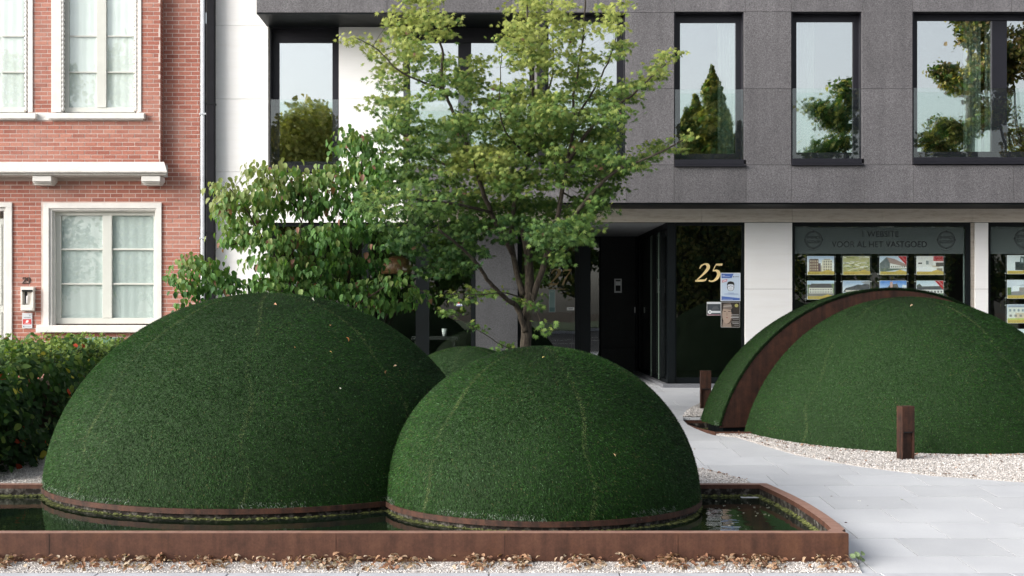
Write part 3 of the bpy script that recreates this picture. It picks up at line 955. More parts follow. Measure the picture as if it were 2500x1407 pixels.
# net blinds behind the panes: wavy sheets, things of their own
def drape(name, px0, px1, py0, py1, d, amp, waves, mat, label, cat, group=None, n=None):
    m = MB(); n = n or max(8, int(waves * 8)); a, b = W(px0, py1, d), W(px1, py0, d)
    pr = None
    for i in range(n + 1):
        f = i / n; x = a.x + (b.x - a.x) * f; y = d + amp * sin(f * waves * 2 * pi) + amp * 0.4 * sin(f * waves * 5.3)
        if pr is not None:
            m.face([(pr[0], pr[1], a.z), (x, y, a.z), (x, y, b.z), (pr[0], pr[1], b.z)])
        pr = (x, y)
    o = m.build(name, mat, None, smooth=True, loc=tuple(a)); tag(o, label, cat, group); return o
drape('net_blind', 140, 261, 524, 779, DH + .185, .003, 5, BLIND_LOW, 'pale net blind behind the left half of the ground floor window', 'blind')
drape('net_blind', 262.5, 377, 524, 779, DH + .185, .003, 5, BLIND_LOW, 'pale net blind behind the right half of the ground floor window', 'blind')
drape('net_blind', 165, 246, -50, 266, DB + .155, .003, 4, BLIND, 'pale net blind behind the left leaf of the upper window by the cornice end', 'blind')
drape('net_blind', 249, 329, -50, 266, DB + .155, .003, 4, BLIND, 'pale net blind behind the right leaf of the upper window by the cornice end', 'blind')
drape('net_blind', -56, 60, -50, 266, DB + .155, .003, 5, BLIND, 'pale net blind in the upper window cut by the left photo edge', 'blind')
# ================================================================== modern building (No 25 / 27)
DW, DG = 22.8, 21.78           # white wall plane, projecting granite box plane
bld = thing('office_building', 'modern building in white stone and speckled grey granite with black windows, number 25', 'building', (4.0, DW, G(DW)))
ZG = G(DW)
ZTOP = W(0, -320, DG).z
def panel(name, px0, py0, px1, py1, d, t, mat, g=0.6, parent=None, bevel=0.0025):
    m = MB(); m.pbox(px0 + g/2, py0 + g/2, px1 - g/2, py1 - g/2, d, t)
    return m.build(name, mat, parent or bld, bevel=bevel)
# --- white stone panels
BIG = 1010
for y0, y1 in ((-320, 63.3), (63.3, 242), (242, 420), (420, 544)):
    panel('stone_panel', 523, y0, 655 if y0 > 60 and y0 < 400 else (655 if y0 < 0 else 990), y1, DW, 0.06, WHITE) if y0 < 400 else panel('stone_panel', 523, y0, 655, y1, DW, 0.06, WHITE)
panel('stone_panel', 523, 544, 659, BIG, DW, 0.06, WHITE)
for y0, y1 in ((66, 242), (242, 420)):
    panel('stone_panel', 827, y0, 985, y1, DW, 0.06, WHITE)
panel('stone_panel', 655, 424, 827, 544, DW, 0.06, WHITE)
panel('stone_panel', 827, 420, 985, 544, DW, 0.06, WHITE)
panel('stone_panel', 655, -320, 985, 35, DW, 0.06, WHITE)
# reveals in white stone beside the first window
panel('stone_panel', 655.3, 66, 661, 420, DW + 0.062, 0.22, BEIGE)
# structural core behind the cladding
mb = MB()
mb.pbox(523, -320, 655, BIG, DW + .065, .3)
mb.pbox(655.5, 424, 1000, 544.5, DW + .065, .3)
mb.pbox(828, 36, 984, 424, DW + .065, .3)
mb.pbox(655.5, -320, 3200, 36, DW + .065, .3)
mb.build('core_wall', BLACK2, bld)
# --- granite box
def gp(x0, y0, x1, y1, d=DG, t=0.05, g=0.7): return panel('granite_panel', x0, y0, x1, y1, d, t, GRANITE, g)
tops = [(626, 945), (945, 1250), (1250, 1646), (1646, 1820), (1820, 1932), (1932, 2107), (2107, 2228), (2228, 2470), (2470, 2760), (2760, 3100)]
for i, (a, b) in enumerate(tops):
    gp(a, -160, b, 31 if a < 1600 else 29); gp(a, -320, b, -160)
for a, b, t0 in ((1527, 1646, 31), (1816, 1932, 29), (2104, 2228, 28)):
    for y0, y1 in ((t0, 217), (217, 403)):
        gp(a, y0, b, y1)
for a, b in ((985, 1255), (1255, 1530), (1530, 1646), (1646, 1822), (1822, 1933), (1933, 2110), (2110, 2230), (2230, 2474), (2474, 2760), (2760, 3100)):
    gp(a, 403 if a > 1525 else 407, b, 495.5)
gp(2760, 29, 3100, 403)
# box side (left cheek), soffits
mb = MB(); q = W(626, 31, DG)
mb.box(q.x, q.x + .04, DG + .052, DW - .002, q.z, ZTOP); mb.build('granite_panel', GRANITE, bld)
a, b = W(627, 33.5, DG), W(1310, 33.5, DG)
mb = MB(); mb.box(a.x, b.x, DG + .05, DW + .30, a.z - .0, a.z + .03); mb.build('soffit', BLACK2, bld)
mb = MB(); mb.pbox(626.5, 31, 1310, 35, DG + .01, .04); mb.build('drip_edge', BLACK2, bld)
a, b = W(985, 497, DG), W(3100, 497, DG)
mb = MB(); mb.box(a.x, b.x, DG + .03, DW + .02, W(0, 499, DG).z, W(0, 496, DG).z); mb.build('soffit', BLACK2, bld)
# terrace slab behind the low granite band left of the third window
a, b = W(985, 407, DG), W(1310, 407, DG)
mb = MB(); mb.box(a.x, b.x, DG + .06, DW - .01, a.z - .5, a.z - .05); mb.build('terrace_slab', WHITE, bld)
mb = MB(); a = W(1310, 407, DG); mb.box(a.x, a.x + .05, DG + .052, DW + .3, a.z, W(0, 31, DG).z); mb.build('granite_panel', GRANITE, bld)
mb = MB(); mb.pbox(1312, 31.5, 1331, 407, DG + .0, .05); mb.build('corner_post', BLACK, bld)
# backing behind granite panels (dark joints)
mb = MB()
for a, b in ((1528, 1645), (1817, 1931), (2105, 2227), (2761, 3100)): mb.pbox(a, 31, b, 403, DG + .052, .2)
mb.pbox(627, -320, 3100, 29, DG + .052, .1)
mb.pbox(986, 408.5, 3100, 495, DG + .052, .1)
mb.build('backing_wall', BLACK2, bld)

def lining(m, x0, y0, x1, y1, d0, d1, t=0.02):
    """thin metal lining of an opening from depth d0 to d1 (photo rectangle measured at d0)"""
    a, b = W(x0, y1, d0), W(x1, y0, d0)
    m.box(a.x, a.x + t, d0, d1, a.z, b.z); m.box(b.x - t, b.x, d0, d1, a.z, b.z)
    m.box(a.x + t, b.x - t, d0, d1, b.z - t, b.z); m.box(a.x + t, b.x - t, d0, d1, a.z, a.z + t)
def modern_window(op, gl, d0, rec, glass=None, sillpx=None, mull=(), name='window', fw=None):
    """op opening at d0; gl = glass rectangle as seen in the photo at depth d0+rec"""
    d = d0 + rec
    m = MB(); lining(m, op[0], op[1], op[2], op[3], d0 + .035, d)
    o = m; 
    m.ring((op[0] - 3, op[1] - 3, op[2] + 3, op[3] + 3), (gl[0], gl[1], gl[2], gl[3]), d, 0.07)
    # glazing bead step
    m.ring((gl[0] - .01, gl[1] - .01, gl[2] + .01, gl[3] + .01), (gl[0] + 1.4, gl[1] + 1.4, gl[2] - 1.4, gl[3] - 1.4), d + .02, 0.03)
    xs = [gl[0]]
    for a, b in mull:
        m.pbox(a, gl[1] + 1.5, b, gl[3] - 1.5, d - .01, 0.08); xs += [a, b]
    xs.append(gl[2])
    w = m.build(name, BLACK, bld)
    for i in range(0, len(xs), 2):
        g = MB(); g.pbox(xs[i] + .5, gl[1] + .5, xs[i+1] - .5, gl[3] - .5, d + .03, 0.008)
        g.build('pane', glass or GLASS_UP, w)
    if sillpx:
        s = MB(); s.pbox(sillpx[0], sillpx[1], sillpx[2], sillpx[1] + 12, d0 - .0, rec)
        s.pbox(sillpx[0], sillpx[1] + 12.1, sillpx[2], sillpx[3], d0 - .05, rec + .05)
        s.build('window_sill', BLACK, w, bevel=0.004)
    return w
R = 0.20
modern_window((1331, 31, 1527, 407), (1338, 57, 1507, 388), DG, R, None, (1318, 390, 1527, 408))
modern_window((1646, 29, 1816, 403), (1659, 55, 1797, 377), DG, R, None, (1647, 390, 1822, 407))
modern_window((1932, 29, 2104, 402), (1943, 53, 2083, 374), DG, R, None, (1933, 387.5, 2110, 404))
modern_window((2228, 28, 2760, 401), (2238, 50, 2700, 372), DG, R, None, (2230, 384, 2760, 401), mull=((2422, 2458),))
# glass balustrades standing in the reveals
def balustrade(x0, x1, y0, y1, d):
    m = MB(); m.pbox(x0, y0, x1, y1, d, 0.012)
    return m.build('glass_balustrade', GLASS_BAL, bld)
balustrade(1648, 1814.5, 218.5, 389, DG + .012); balustrade(1935, 2098, 216, 387, DG + .012)
balustrade(2231, 2462, 215, 384, DG + .012); balustrade(2468, 2758, 215, 384, DG + .012)
balustrade(1334, 1524, 218.5, 389.5, DG + .012)
balustrade(922, 1308, 221, 406, DG + .012)
# first window in the white wall
modern_window((659, 66, 827, 421), (681, 103, 813, 396), DW, 0.16, None, (656, 404, 827, 420))
balustrade(661, 826, 243, 403, DW + .02)
# loggia windows
modern_window((985, 60, 1312, 430), (1000, 104, 1294, 420), DW, 0.10, None, None, mull=((1119, 1150),))
# --- ground floor: cream lintel panels, white piers
for a, b in ((985, 1280), (1280, 1495), (1495, 1713), (1713, 1934), (1934, 2155), (2155, 2375), (2375, 2600), (2600, 2820), (2820, 3100)):
    panel('lintel_panel', a, 503, b, 543, DW, 0.05, BEIGE, 0.6)
mb = MB(); mb.pbox(985, 498, 3100, 542.5, DW + .052, .25); mb.build('backing_wall', BLACK2, bld)
for a, b in ((1818.5, 1934.5), (2381, 2413)):
    panel('stone_panel', a, 543.6, b, 706, DW, 0.05, WHITE); panel('stone_panel', a, 706, b, BIG, DW, 0.05, WHITE)
panel('stone_panel', 2369, 543.6, 2381, 706, DW + .10, 0.05, BEIGE); panel('stone_panel', 2369, 706, 2381, BIG, DW + .10, 0.05, BEIGE)
mb = MB()
mb.pbox(1820, 544, 1933, BIG, DW + .052, .25); mb.pbox(2383, 544, 2411, BIG, DW + .052, .25)
mb.build('backing_wall', BLACK2, bld)
def shop_window(op, gl, d, mull=(), name='shop_window', glass=None):
    m = MB(); m.ring(op, gl, d, 0.08); xs = [gl[0]]
    for a, b in mull: m.pbox(a, gl[1], b, gl[3], d - .005, 0.085); xs += [a, b]
    xs.append(gl[2]); w = m.build(name, BLACK2, bld)
    for i in range(0, len(xs), 2):
        g = MB(); g.pbox(xs[i] + .3, gl[1] + .3, xs[i+1] - .3, gl[3] - .3, d + .03, 0.01); g.build('pane', glass or GLASS_SHOP, w)
    return w
w1 = shop_window((1935, 543.5, 2369, 960), (1940, 553, 2359, 950), DW + .06)
w2 = shop_window((2413, 543.5, 2860, 960), (2418, 553, 2850, 950), DW + .06)
w25 = shop_window((1648.2, 543.5, 1818, 937), (1651, 551, 1812, 922), DW + .04)
w0 = shop_window((660, 544.5, 1160, 1000), (672, 553, 1150, 990), DW + .06, mull=((884, 900), (1015, 1048)))
# plinth step under window 25 and around the entrance corner
Xs = (1630 - CX) * DW / F
mb = MB(); a = W(1618, 938, DW - .10)
mb.box(a.x, W(1823, 0, DW).x, DW - .10, DW + .05, ZG - .1, W(0, 937.2, DW).z)
mb.box(a.x, Xs + .05, DW + .05, 27.4, ZG - .1, W(0, 937.2, DW).z)
mb.build('plinth', simple('dark_granite_plinth', (0.16, 0.165, 0.18), 0.6, 0, 0.2, 60), bld, bevel=0.005)
zp = W(0, 937, DW).z
# corner post and glazed side wall of the entrance passage (plane X = Xs)
zc = W(0, 543, DW).z
mb = MB(); mb.box(Xs, Xs + .135, DW + .02, DW + .14, zp, zc); 
for d0, d1 in ((23.75, 23.87), (24.9, 25.0), (27.2, 27.4)): mb.box(Xs, Xs + .1, d0, d1, zp, zc)
mb.box(Xs, Xs + .1, DW + .14, 27.2, zc - .10, zc); mb.box(Xs, Xs + .1, DW + .14, 27.2, zp, zp + .06)
sw = mb.build('side_glazing', BLACK2, bld)
mb = MB(); mb.box(Xs + .04, Xs + .05, DW + .14, 27.2, zp + .06, zc - .10); mb.build('pane', GLASS_SHOP, sw)
EDGE = simple('green_glass_edge', (0.16, 0.22, 0.18), 0.3, 0, 0.05, 3)
mb = MB(); mb.box(Xs - .02, Xs - .004, 25.02, 25.06, zp + .02, zc - .12); mb.box(Xs - .02, Xs - .004, 23.90, 23.93, zp + .02, zc - .12); mb.build('glass_edge', EDGE, sw)
# back wall of passage in dark granite, with joints
Db = 27.4
for y0, y1 in ((566, 700), (700, 850), (850, 925)):
    panel('dark_granite_panel', 1467, y0, 1551, y1, Db, 0.05, GRANITE_DARK, 0.8)
panel('dark_granite_panel', 1551.5, 566, 1565, 925, Db, 0.05, BLACK2, 0.5)
mb = MB(); mb.pbox(1549, 750, 1551, 764, Db - .02, .02); mb.build('door_handle', STEEL, bld)
mb = MB(); mb.pbox(1466, 566, 1570, 925, Db + .055, .1); mb.build('backing_wall', BLACK2, bld)
shop_window((1410, 566, 1466, 925), (1440, 575, 1463, 915), Db, (), 'passage_window')
# ceiling of passage
mb = MB(); mb.box(W(1262, 0, DW).x, Xs + .13, DW + .30, Db + .1, zc + .002, zc + .05); mb.build('passage_ceiling', PLASTER, bld)
dl = MB(); q = Vector(((1482 - CX) * 24.9 / F, 24.9, zc)); 
dl.prism([(q.x + .06*cos(a), q.y + .06*sin(a)) for a in [k*pi/8 for k in range(16)]], zc - .006, zc + .001); dl.build('downlight', STEEL, bld)
# granite pier and the glazed entrance of number 27
DE = 24.3
for y0, y1 in ((543.5, 706), (706, BIG)): panel('granite_panel', 1161, y0, 1264, y1, DW + .0, 0.06, GRANITE_PIER, 0.8)
mb = MB(); mb.pbox(1162, 544, 1263, BIG, DW + .062, .45); mb.build('backing_wall', BLACK2, bld)
mb = MB(); a = W(1263.5, 0, DW).x; mb.box(a - .04, a, DW + .063, DE + .1, ZG, zc); mb.build('granite_panel', GRANITE_PIER, bld)
ztop = zc - .01
def wz(m, px0, px1, d, z0, z1, t): m.box((px0-CX)*d/F, (px1-CX)*d/F, d, d + t, z0, z1)
mb = MB()
wz(mb, 1262, 1274, DE, ZG, ztop, .08); wz(mb, 1404, 1414, DE, ZG, ztop, .08); wz(mb, 1414.2, 1442, DE + .01, ZG, ztop, .08)
wz(mb, 1274, 1404, DE, ztop - .12, ztop, .08); wz(mb, 1274, 1404, DE, ZG, ZG + .08, .08)
x = (1442 - CX) * DE / F
mb.box(x - .05, x, DE + .09, Db, ZG, ztop)
gd = mb.build('glass_door', BLACK2, bld)
mb = MB(); wz(mb, 1274.2, 1403.8, DE + .03, ZG + .08, ztop - .12, .01); mb.build('pane', GLASS_SHOP, gd)

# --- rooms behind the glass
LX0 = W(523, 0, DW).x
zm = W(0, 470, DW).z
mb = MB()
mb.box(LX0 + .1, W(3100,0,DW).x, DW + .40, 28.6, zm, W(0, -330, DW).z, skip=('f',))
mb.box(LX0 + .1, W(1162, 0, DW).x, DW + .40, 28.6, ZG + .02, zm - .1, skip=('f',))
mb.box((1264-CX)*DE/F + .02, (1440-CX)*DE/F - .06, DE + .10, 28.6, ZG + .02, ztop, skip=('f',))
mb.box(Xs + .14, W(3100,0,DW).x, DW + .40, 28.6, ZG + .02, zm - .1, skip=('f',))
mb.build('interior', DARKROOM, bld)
mb = MB(); mb.pbox(490, -345, 3100, -322, DG + .1, 7.2); mb.box(W(3100,0,DW).x, W(3100,0,DW).x + .2, DG, 29, ZG - .2, ZTOP)
mb.box(LX0 - .3, W(3100,0,DW).x, 28.8, 29.0, ZG - .2, ZTOP)
mb.build('outer_shell', BLACK2, bld)

# --- lettering helpers
def text_mesh(name, body, size, px, py, d, mat, parent, align='CENTER', ext=0.0008, wscale=1.0, rot=0.0, space=1.0):
    cu = bpy.data.curves.new(name, 'FONT'); cu.body = body; cu.size = 1.0; cu.align_x = align; cu.extrude = 0.0
    cu.space_character = space
    tmp = bpy.data.objects.new(name + '_tmp', cu); COL.objects.link(tmp)
    bpy.context.view_layer.update()
    me = bpy.data.meshes.new_from_object(tmp); bpy.data.objects.remove(tmp)
    q = W(px, py, d); s = size * d / F / 0.72        # size = cap height in photo pixels
    cr, sr = cos(rot), sin(rot)
    for v in me.vertices:
        x, y = v.co.x * s * wscale, v.co.y * s
        v.co = (q.x + x * cr - y * sr, q.y, q.z + x * sr + y * cr)
    me.materials.clear(); me.materials.append(mat); me.name = name
    o = bpy.data.objects.new(name, me); COL.objects.link(o)
    if parent: adopt(o, parent)
    return o
def strokes(name, paths, px, py, sc, d, mat, parent, slant=0.0, t=0.004):
    """numerals drawn as variable-width strokes; unit height 1, y up; entries (x, y, width)"""
    m = MB()
    for path in paths:
        n = len(path); L = []; Rr = []
        for i, (x, y, w) in enumerate(path):
            p0 = path[max(i-1, 0)]; p1 = path[min(i+1, n-1)]
            tx, ty = p1[0]-p0[0], p1[1]-p0[1]; l = math.hypot(tx, ty) or 1
            nx, ny = -ty/l, tx/l
            for arr, sg in ((L, 1), (Rr, -1)):
                X, Y = x + nx*w/2*sg, y + ny*w/2*sg
                X += slant * Y
                q = W(px + X*sc, py - Y*sc, d); arr.append((q.x, q.y, q.z))
        for i in range(n - 1):
            f = [L[i], L[i+1], Rr[i+1], Rr[i]]; k = [(p[0], p[1] + t, p[2]) for p in f]
            m.face(f[::-1]); 
            m.face([L[i], L[i+1], k[1], k[0]]); m.face([Rr[i+1], Rr[i], k[3], k[2]])
    return m.build(name, mat, parent)
def cr(pts, n=6):
    out = []
    P = [pts[0]] + list(pts) + [pts[-1]]
    for i in range(1, len(P) - 2):
        for j in range(n):
            t = j / n
            out.append(tuple(0.5*((2*P[i][k]) + (-P[i-1][k]+P[i+1][k])*t + (2*P[i-1][k]-5*P[i][k]+4*P[i+1][k]-P[i+2][k])*t*t + (-P[i-1][k]+3*P[i][k]-3*P[i+1][k]+P[i+2][k])*t**3) for k in range(len(P[i]))))
    out.append(tuple(pts[-1])); return out
TWO = [cr([(0.07,0.72,.05),(0.12,0.88,.09),(0.28,0.975,.07),(0.45,0.93,.15),(0.53,0.78,.19),(0.47,0.60,.17),(0.32,0.38,.11),(0.14,0.17,.07),(0.03,0.05,.05)]),
       [(0.0,0.055,.11),(0.2,0.06,.12),(0.45,0.06,.12),(0.55,0.09,.10),(0.60,0.20,.03)]]
FIVE = [[(0.20,0.945,.10),(0.40,0.945,.11),(0.58,0.95,.11)], [(0.215,0.93,.05),(0.17,0.75,.05),(0.13,0.58,.05)],
        cr([(0.13,0.585,.05),(0.28,0.62,.10),(0.43,0.55,.16),(0.50,0.38,.19),(0.44,0.18,.17),(0.28,0.04,.10),(0.10,0.03,.07),(0.03,0.08,.09)])]
SEVEN = [[(0.10,0.80,.03),(0.14,0.92,.11),(0.3,0.94,.12),(0.60,0.94,.12)], cr([(0.58,0.93,.06),(0.42,0.62,.08),(0.30,0.33,.12),(0.24,0.0,.14)])]
NINE = [cr([(0.50,0.62,.08),(0.46,0.47,.08),(0.30,0.40,.08),(0.13,0.48,.13),(0.07,0.70,.16),(0.14,0.90,.12),(0.30,0.97,.07),(0.46,0.90,.13),(0.54,0.68,.17),(0.50,0.38,.15),(0.38,0.12,.10),(0.22,0.03,.07),(0.08,0.06,.08),(0.07,0.16,.10)])]
dg = DW + .055
strokes('numeral', TWO, 1697, 688, 44, dg, GOLD, w25, 0.26); strokes('numeral', FIVE, 1729, 688, 44, dg, GOLD, w25, 0.22)
strokes('numeral', TWO, 1338, 697, 40, DE + .02, GOLD_DIM, gd, 0.2); strokes('numeral', SEVEN, 1364, 697, 40, DE + .02, GOLD_DIM, gd, 0.2)
text_mesh('lettering', 'Park Avenue', 5.5, 1361, 708, DE + .02, GOLD_DIM, gd)
n29 = strokes('house_number', TWO, 54, 693, 15.5, DH - .012, IRON, house, 0.0, 0.012); 
strokes('house_number', NINE, 64.5, 693, 15.5, DH - .012, IRON, house, 0.0, 0.012)

# frosted film strips and their lettering
for w, x0, x1 in ((w1, 1937, 2353), (w2, 2415, 2848)):
    m = MB(); m.pbox(max(x0, 1940.5), 555, x1, 620, DW + .0885, 0.001); m.build('window_film', FILM, w)
df = DW + .0865
text_mesh('lettering', '1 WEBSITE', 14, 2148, 578.5, df, INK, w1, wscale=0.98, space=1.04)
text_mesh('lettering', 'VOOR AL HET VASTGOED', 15, 2147, 604, df, INK, w1, wscale=0.93, space=1.02)
def roundel(px, py, w):
    m = MB(); N = 36
    for (r0, r1) in ((21.5, 20.3), (18.6, 17.8)):
        for k in range(N):
            a0, a1 = 2*pi*k/N, 2*pi*(k+1)/N
            pts = [W(px + r*cos(a), py + r*sin(a), df) for r, a in ((r0, a0), (r0, a1), (r1, a1), (r1, a0))]
            m.face(pts)
    for a in (0, pi/2, pi, 3*pi/2):
        c = W(px + 21.5*cos(a), py + 21.5*sin(a), df - .001)
        u = 0.017; m.face([(c.x-u, c.y, c.z), (c.x, c.y, c.z-u), (c.x+u, c.y, c.z), (c.x, c.y, c.z+u)])
    # thin arc of small print under the ring
    for k in range(10):
        a0, a1 = pi*0.33 + k*0.034*pi, pi*0.33 + (k+0.62)*0.034*pi
        m.face([W(px + r*cos(a), py + r*sin(a), df) for r, a in ((26.3, a0), (26.3, a1), (25.2, a1), (25.2, a0))])
    m.build('logo_ring', INK, w)
    text_mesh('lettering', 'IMMO', 8.6, px, py - 1.5, df, INK, w, wscale=1.0)
    text_mesh('lettering', 'SCOOP', 7.2, px, py + 8, df, INK, w, wscale=0.98)
roundel(1986, 586, w1); roundel(2310, 586, w1); roundel(2498, 583, w2)

# vertical white pole inside shop window (display frame)
m = MB(); m.pbox(2352.5, 560, 2357, 948, DW + .16, 0.03); m.build('display_rail', simple('pale_display_rail', (0.32, 0.38, 0.37), 0.5), w1)

# --- printed cards: flat artwork as thin layers
def prints(name, layers, x0, y0, x1, y1, d, mat, parent=None, frame=None):
    m = MB(); cols = []
    dz = 0.0006
    a = W(x0, y1, d); b = W(x1, y0, d)
    def put(poly, col, k):
        m.face([(a.x + (b.x-a.x)*u, d - dz*k, a.z + (b.z-a.z)*v) for u, v in poly]); cols.append(col)
    for k, (poly, col) in enumerate(layers): put(poly, col, k)
    i0 = len(m.f)
    m.box(a.x - .004, b.x + .004, d + .0015, d + .006, a.z - .004, b.z + .004)
    cols += [(0.75, 0.75, 0.74)] * 6
    me = bpy.data.meshes.new(name); me.from_pydata(m.v, [], m.f)
    at = me.attributes.new('col', 'FLOAT_COLOR', 'FACE')
    at.data.foreach_set('color', np.array([(*c, 1) for c in cols], dtype=np.float32).ravel())
    me.materials.append(mat); me.update()
    o = bpy.data.objects.new(name, me); COL.objects.link(o)
    if parent: adopt(o, parent)
    return o
def rect(u0, v0, u1, v1): return [(u0, v0), (u1, v0), (u1, v1), (u0, v1)]
FULL = rect(0, 0, 1, 1)
YEL = [(rect(0, 0, 1, .17), (.52, .38, .10)), ([(.55, .17), (.75, .27), (1, .17)], (.58, .42, .12))] + [(rect(.05 + .1*i, .05, .11 + .1*i, .075), (.3, .22, .06)) for i in range(4)] + [(rect(.6 + .1*i, .09, .66 + .1*i, .11), (.35, .26, .08)) for i in range(3)]
def sky(top, bot, n=5):
    out = []
    for i in range(n):
        f = i / (n-1); c = tuple(top[k]*(1-f) + bot[k]*f for k in range(3))
        out.append((rect(0, 0, 1, 1 - i*0.5/n) if i else FULL, c))
    return out
def wins(u0, v0, u1, v1, nx, ny, col, fw=.5, fh=.6):
    out = []
    for i in range(nx):
        for j in range(ny):
            a = u0 + (u1-u0)*(i + .5 - fw/2)/nx; b = v0 + (v1-v0)*(j + .5 - fh/2)/ny
            out.append((rect(a, b, a + (u1-u0)*fw/nx, b + (v1-v0)*fh/ny), col))
    return out
WH = (.75, .72, .66); DK = (.07, .06, .06)
rr = random.Random(4)
def cA(): return sky((.45,.55,.7),(.8,.8,.78)) + [(rect(.07,.15,.42,.84),(.22,.14,.12)),(rect(.42,.15,.5,.62),(.16,.11,.12)),(rect(.10,.8,.4,.86),(.12,.1,.1)),(rect(.55,.15,.93,.8),(.72,.66,.52)),(rect(.62,.8,.86,.86),(.4,.37,.33)),(rect(.5,.15,.55,.5),(.5,.46,.38))] + wins(.09,.2,.41,.8,4,4,(.55,.48,.35)) + wins(.58,.2,.92,.78,4,4,(.2,.18,.16)) + YEL
def cB():
    L = [(FULL, (.42,.40,.20))]
    for i in range(70):
        u, v, s = rr.random(), rr.uniform(.15,1), rr.uniform(.03,.12); a = rr.uniform(-.3,.3)
        c = rr.choice([(.7,.68,.6),(.3,.28,.24),(.12,.12,.09),(.55,.52,.42),(.25,.27,.1)])
        q = [(u-s, v-s*.2+a*s), (u+s*.7, v-s*.3-a*s), (u+s, v+s*.25-a*s), (u-s*.6, v+s*.3+a*s)]
        L.append(([(min(1,max(0,x)), min(1,max(.12,y))) for x, y in q], c))
    return L + YEL
def cC(banner=True): return sky((.5,.6,.7),(.7,.72,.72)) + [([(0,.3),(0,.62),(.25,.95),(.38,.62),(.38,.35)],(.15,.17,.17)),([(.25,.95),(.38,.62),(1,.42),(1,.55),(.55,.85)],(.35,.25,.22)),([(.38,.62),(1,.42),(1,.34),(.38,.33)],(.75,.72,.66)),(rect(0,.15,1,.34),(.14,.17,.14)),([(.1,.15),(.9,.3),(1,.3),(1,.15)],(.6,.64,.68))] + wins(.4,.36,.95,.5,7,1,(.15,.14,.14)) + YEL
def cD(): return [(FULL,(.72,.70,.66)),(rect(.35,.55,.45,.76),(.25,.27,.27)),(rect(.06,.58,.2,.66),(.08,.07,.07)),([(0,.15),(0,.4),(.45,.45),(.75,.3),(.9,.15)],(.78,.77,.76)),([(.55,.5),(.95,.48),(.8,.4),(.6,.42)],(.5,.42,.33)),(rect(.72,.45,1,.66),(.12,.1,.09)),(rect(.75,.15,.97,.35),(.3,.25,.2)),(rect(.45,.5,.62,.8),(.62,.6,.57))] + YEL
def cE(): return sky((.5,.62,.75),(.75,.78,.8)) + [(rect(0,.15,.12,.8),(.16,.2,.1)),(rect(.9,.15,1,.85),(.2,.24,.13)),([(.05,.6),(.15,.85),(.88,.85),(.95,.6)],(.12,.11,.11)),(rect(.05,.3,.95,.62),(.72,.68,.6)),(rect(0,.15,1,.32),(.25,.24,.22))] + wins(.07,.32,.93,.6,9,2,(.12,.1,.09),.4,.5) + YEL
def cF(): return sky((.35,.45,.62),(.62,.66,.7)) + [([(.1,.6),(.4,.72),(.55,.8),(.7,.78),(1,.92),(1,.4),(0,.4)],(.08,.08,.09)),([(.65,.95),(1,1),(1,.8),(.8,.84)],(.3,.3,.32)),(rect(.1,.2,.9,.5),(.6,.55,.48))] + YEL
def cG(): return sky((.10,.25,.62),(.4,.55,.75)) + [([(.25,.6),(.4,.8),(.65,.85),(.72,.6)],(.12,.11,.11)),(rect(.38,.62,.48,.95),(.55,.35,.3)),(rect(.2,.15,.8,.62),(.6,.5,.42)),([(.8,.4),(.85,.8),(1,.75),(1,.4)],(.7,.72,.75))] + YEL
def cH(): return sky((.5,.6,.68),(.72,.76,.78)) + [([(0,.6),(0,.75),(.1,.85),(.2,.7),(.9,.72),(1,.6)],(.12,.13,.12)),(rect(0,.5,1,.66),(.10,.10,.11)),(rect(0,.3,1,.52),(.72,.7,.66)),(rect(0,.15,1,.32),(.1,.16,.09))] + wins(.02,.32,.98,.5,8,1,(.15,.14,.15)) + YEL
def cI(): return [(FULL,(.68,.72,.72)),(rect(.3,.2,.75,.65),(.04,.05,.05)),([(.5,.95),(.9,.92),(.88,.6),(.46,.55)],(.10,.13,.13))] + wins(.5,.6,.86,.88,3,1,(.45,.5,.5),.6,.8) + YEL
def cJ(): return [(FULL,(.62,.66,.72)),([(0,.15),(0,.35),(.5,.4),(1,.3),(1,.15)],(.25,.24,.24)),(rect(.2,.4,.5,.68),(.75,.78,.8)),(rect(.45,.35,.75,.6),(.3,.27,.24)),(rect(0,.2,.15,.6),(.12,.18,.08)),([(.3,.68),(.9,.85),(1,.68)],(.5,.53,.57))] + YEL
def cK(): return sky((.42,.48,.58),(.62,.68,.72)) + [(rect(.02,.25,1,.85),(.66,.66,.6)),(rect(.3,.25,.8,.55),(.6,.5,.38)),([(0,.85),(.1,.95),(1,.95),(1,.85)],(.3,.33,.38)),(rect(0,.15,1,.26),(.45,.5,.15))] + wins(.03,.58,.97,.8,6,1,(.25,.3,.33)) + wins(.03,.3,.97,.5,5,1,(.25,.25,.24)) + YEL
def cL(): return [(FULL,(.6,.66,.68)),(rect(.05,.6,.2,.8),(.35,.4,.42)),(rect(.25,.6,.4,.8),(.35,.4,.42)),([(.2,.1),(.25,.55),(.7,.6),(.75,.2)],(.07,.16,.06)),(rect(0,0,1,.15),(.3,.36,.12))] + YEL
cards = []
xs4 = [(1971, 2036), (2058, 2123), (2148, 2213), (2238, 2303)]
labs = {
 (0,0): ('lit listing card in the shop window with a brown and a cream apartment block', cA),
 (1,0): ('lit listing card in the shop window with an olive aerial view of a village', cB),
 (2,0): ('lit listing card with a row of houses and a red corner banner, top row', cC),
 (3,0): ('lit listing card with a white room and a red block saying laatste 2 te koop', cD),
 (0,1): ('lower listing card with a long white house under a dark roof', cE),
 (1,1): ('lower listing card with clouds above dark roofs, half hidden by the grass dome', cF),
 (2,1): ('lower listing card with a deep blue sky and a gabled roof, half hidden', cG),
 (3,1): ('lower listing card with a low white building and a red corner banner', cH)}
dc = DW + .30
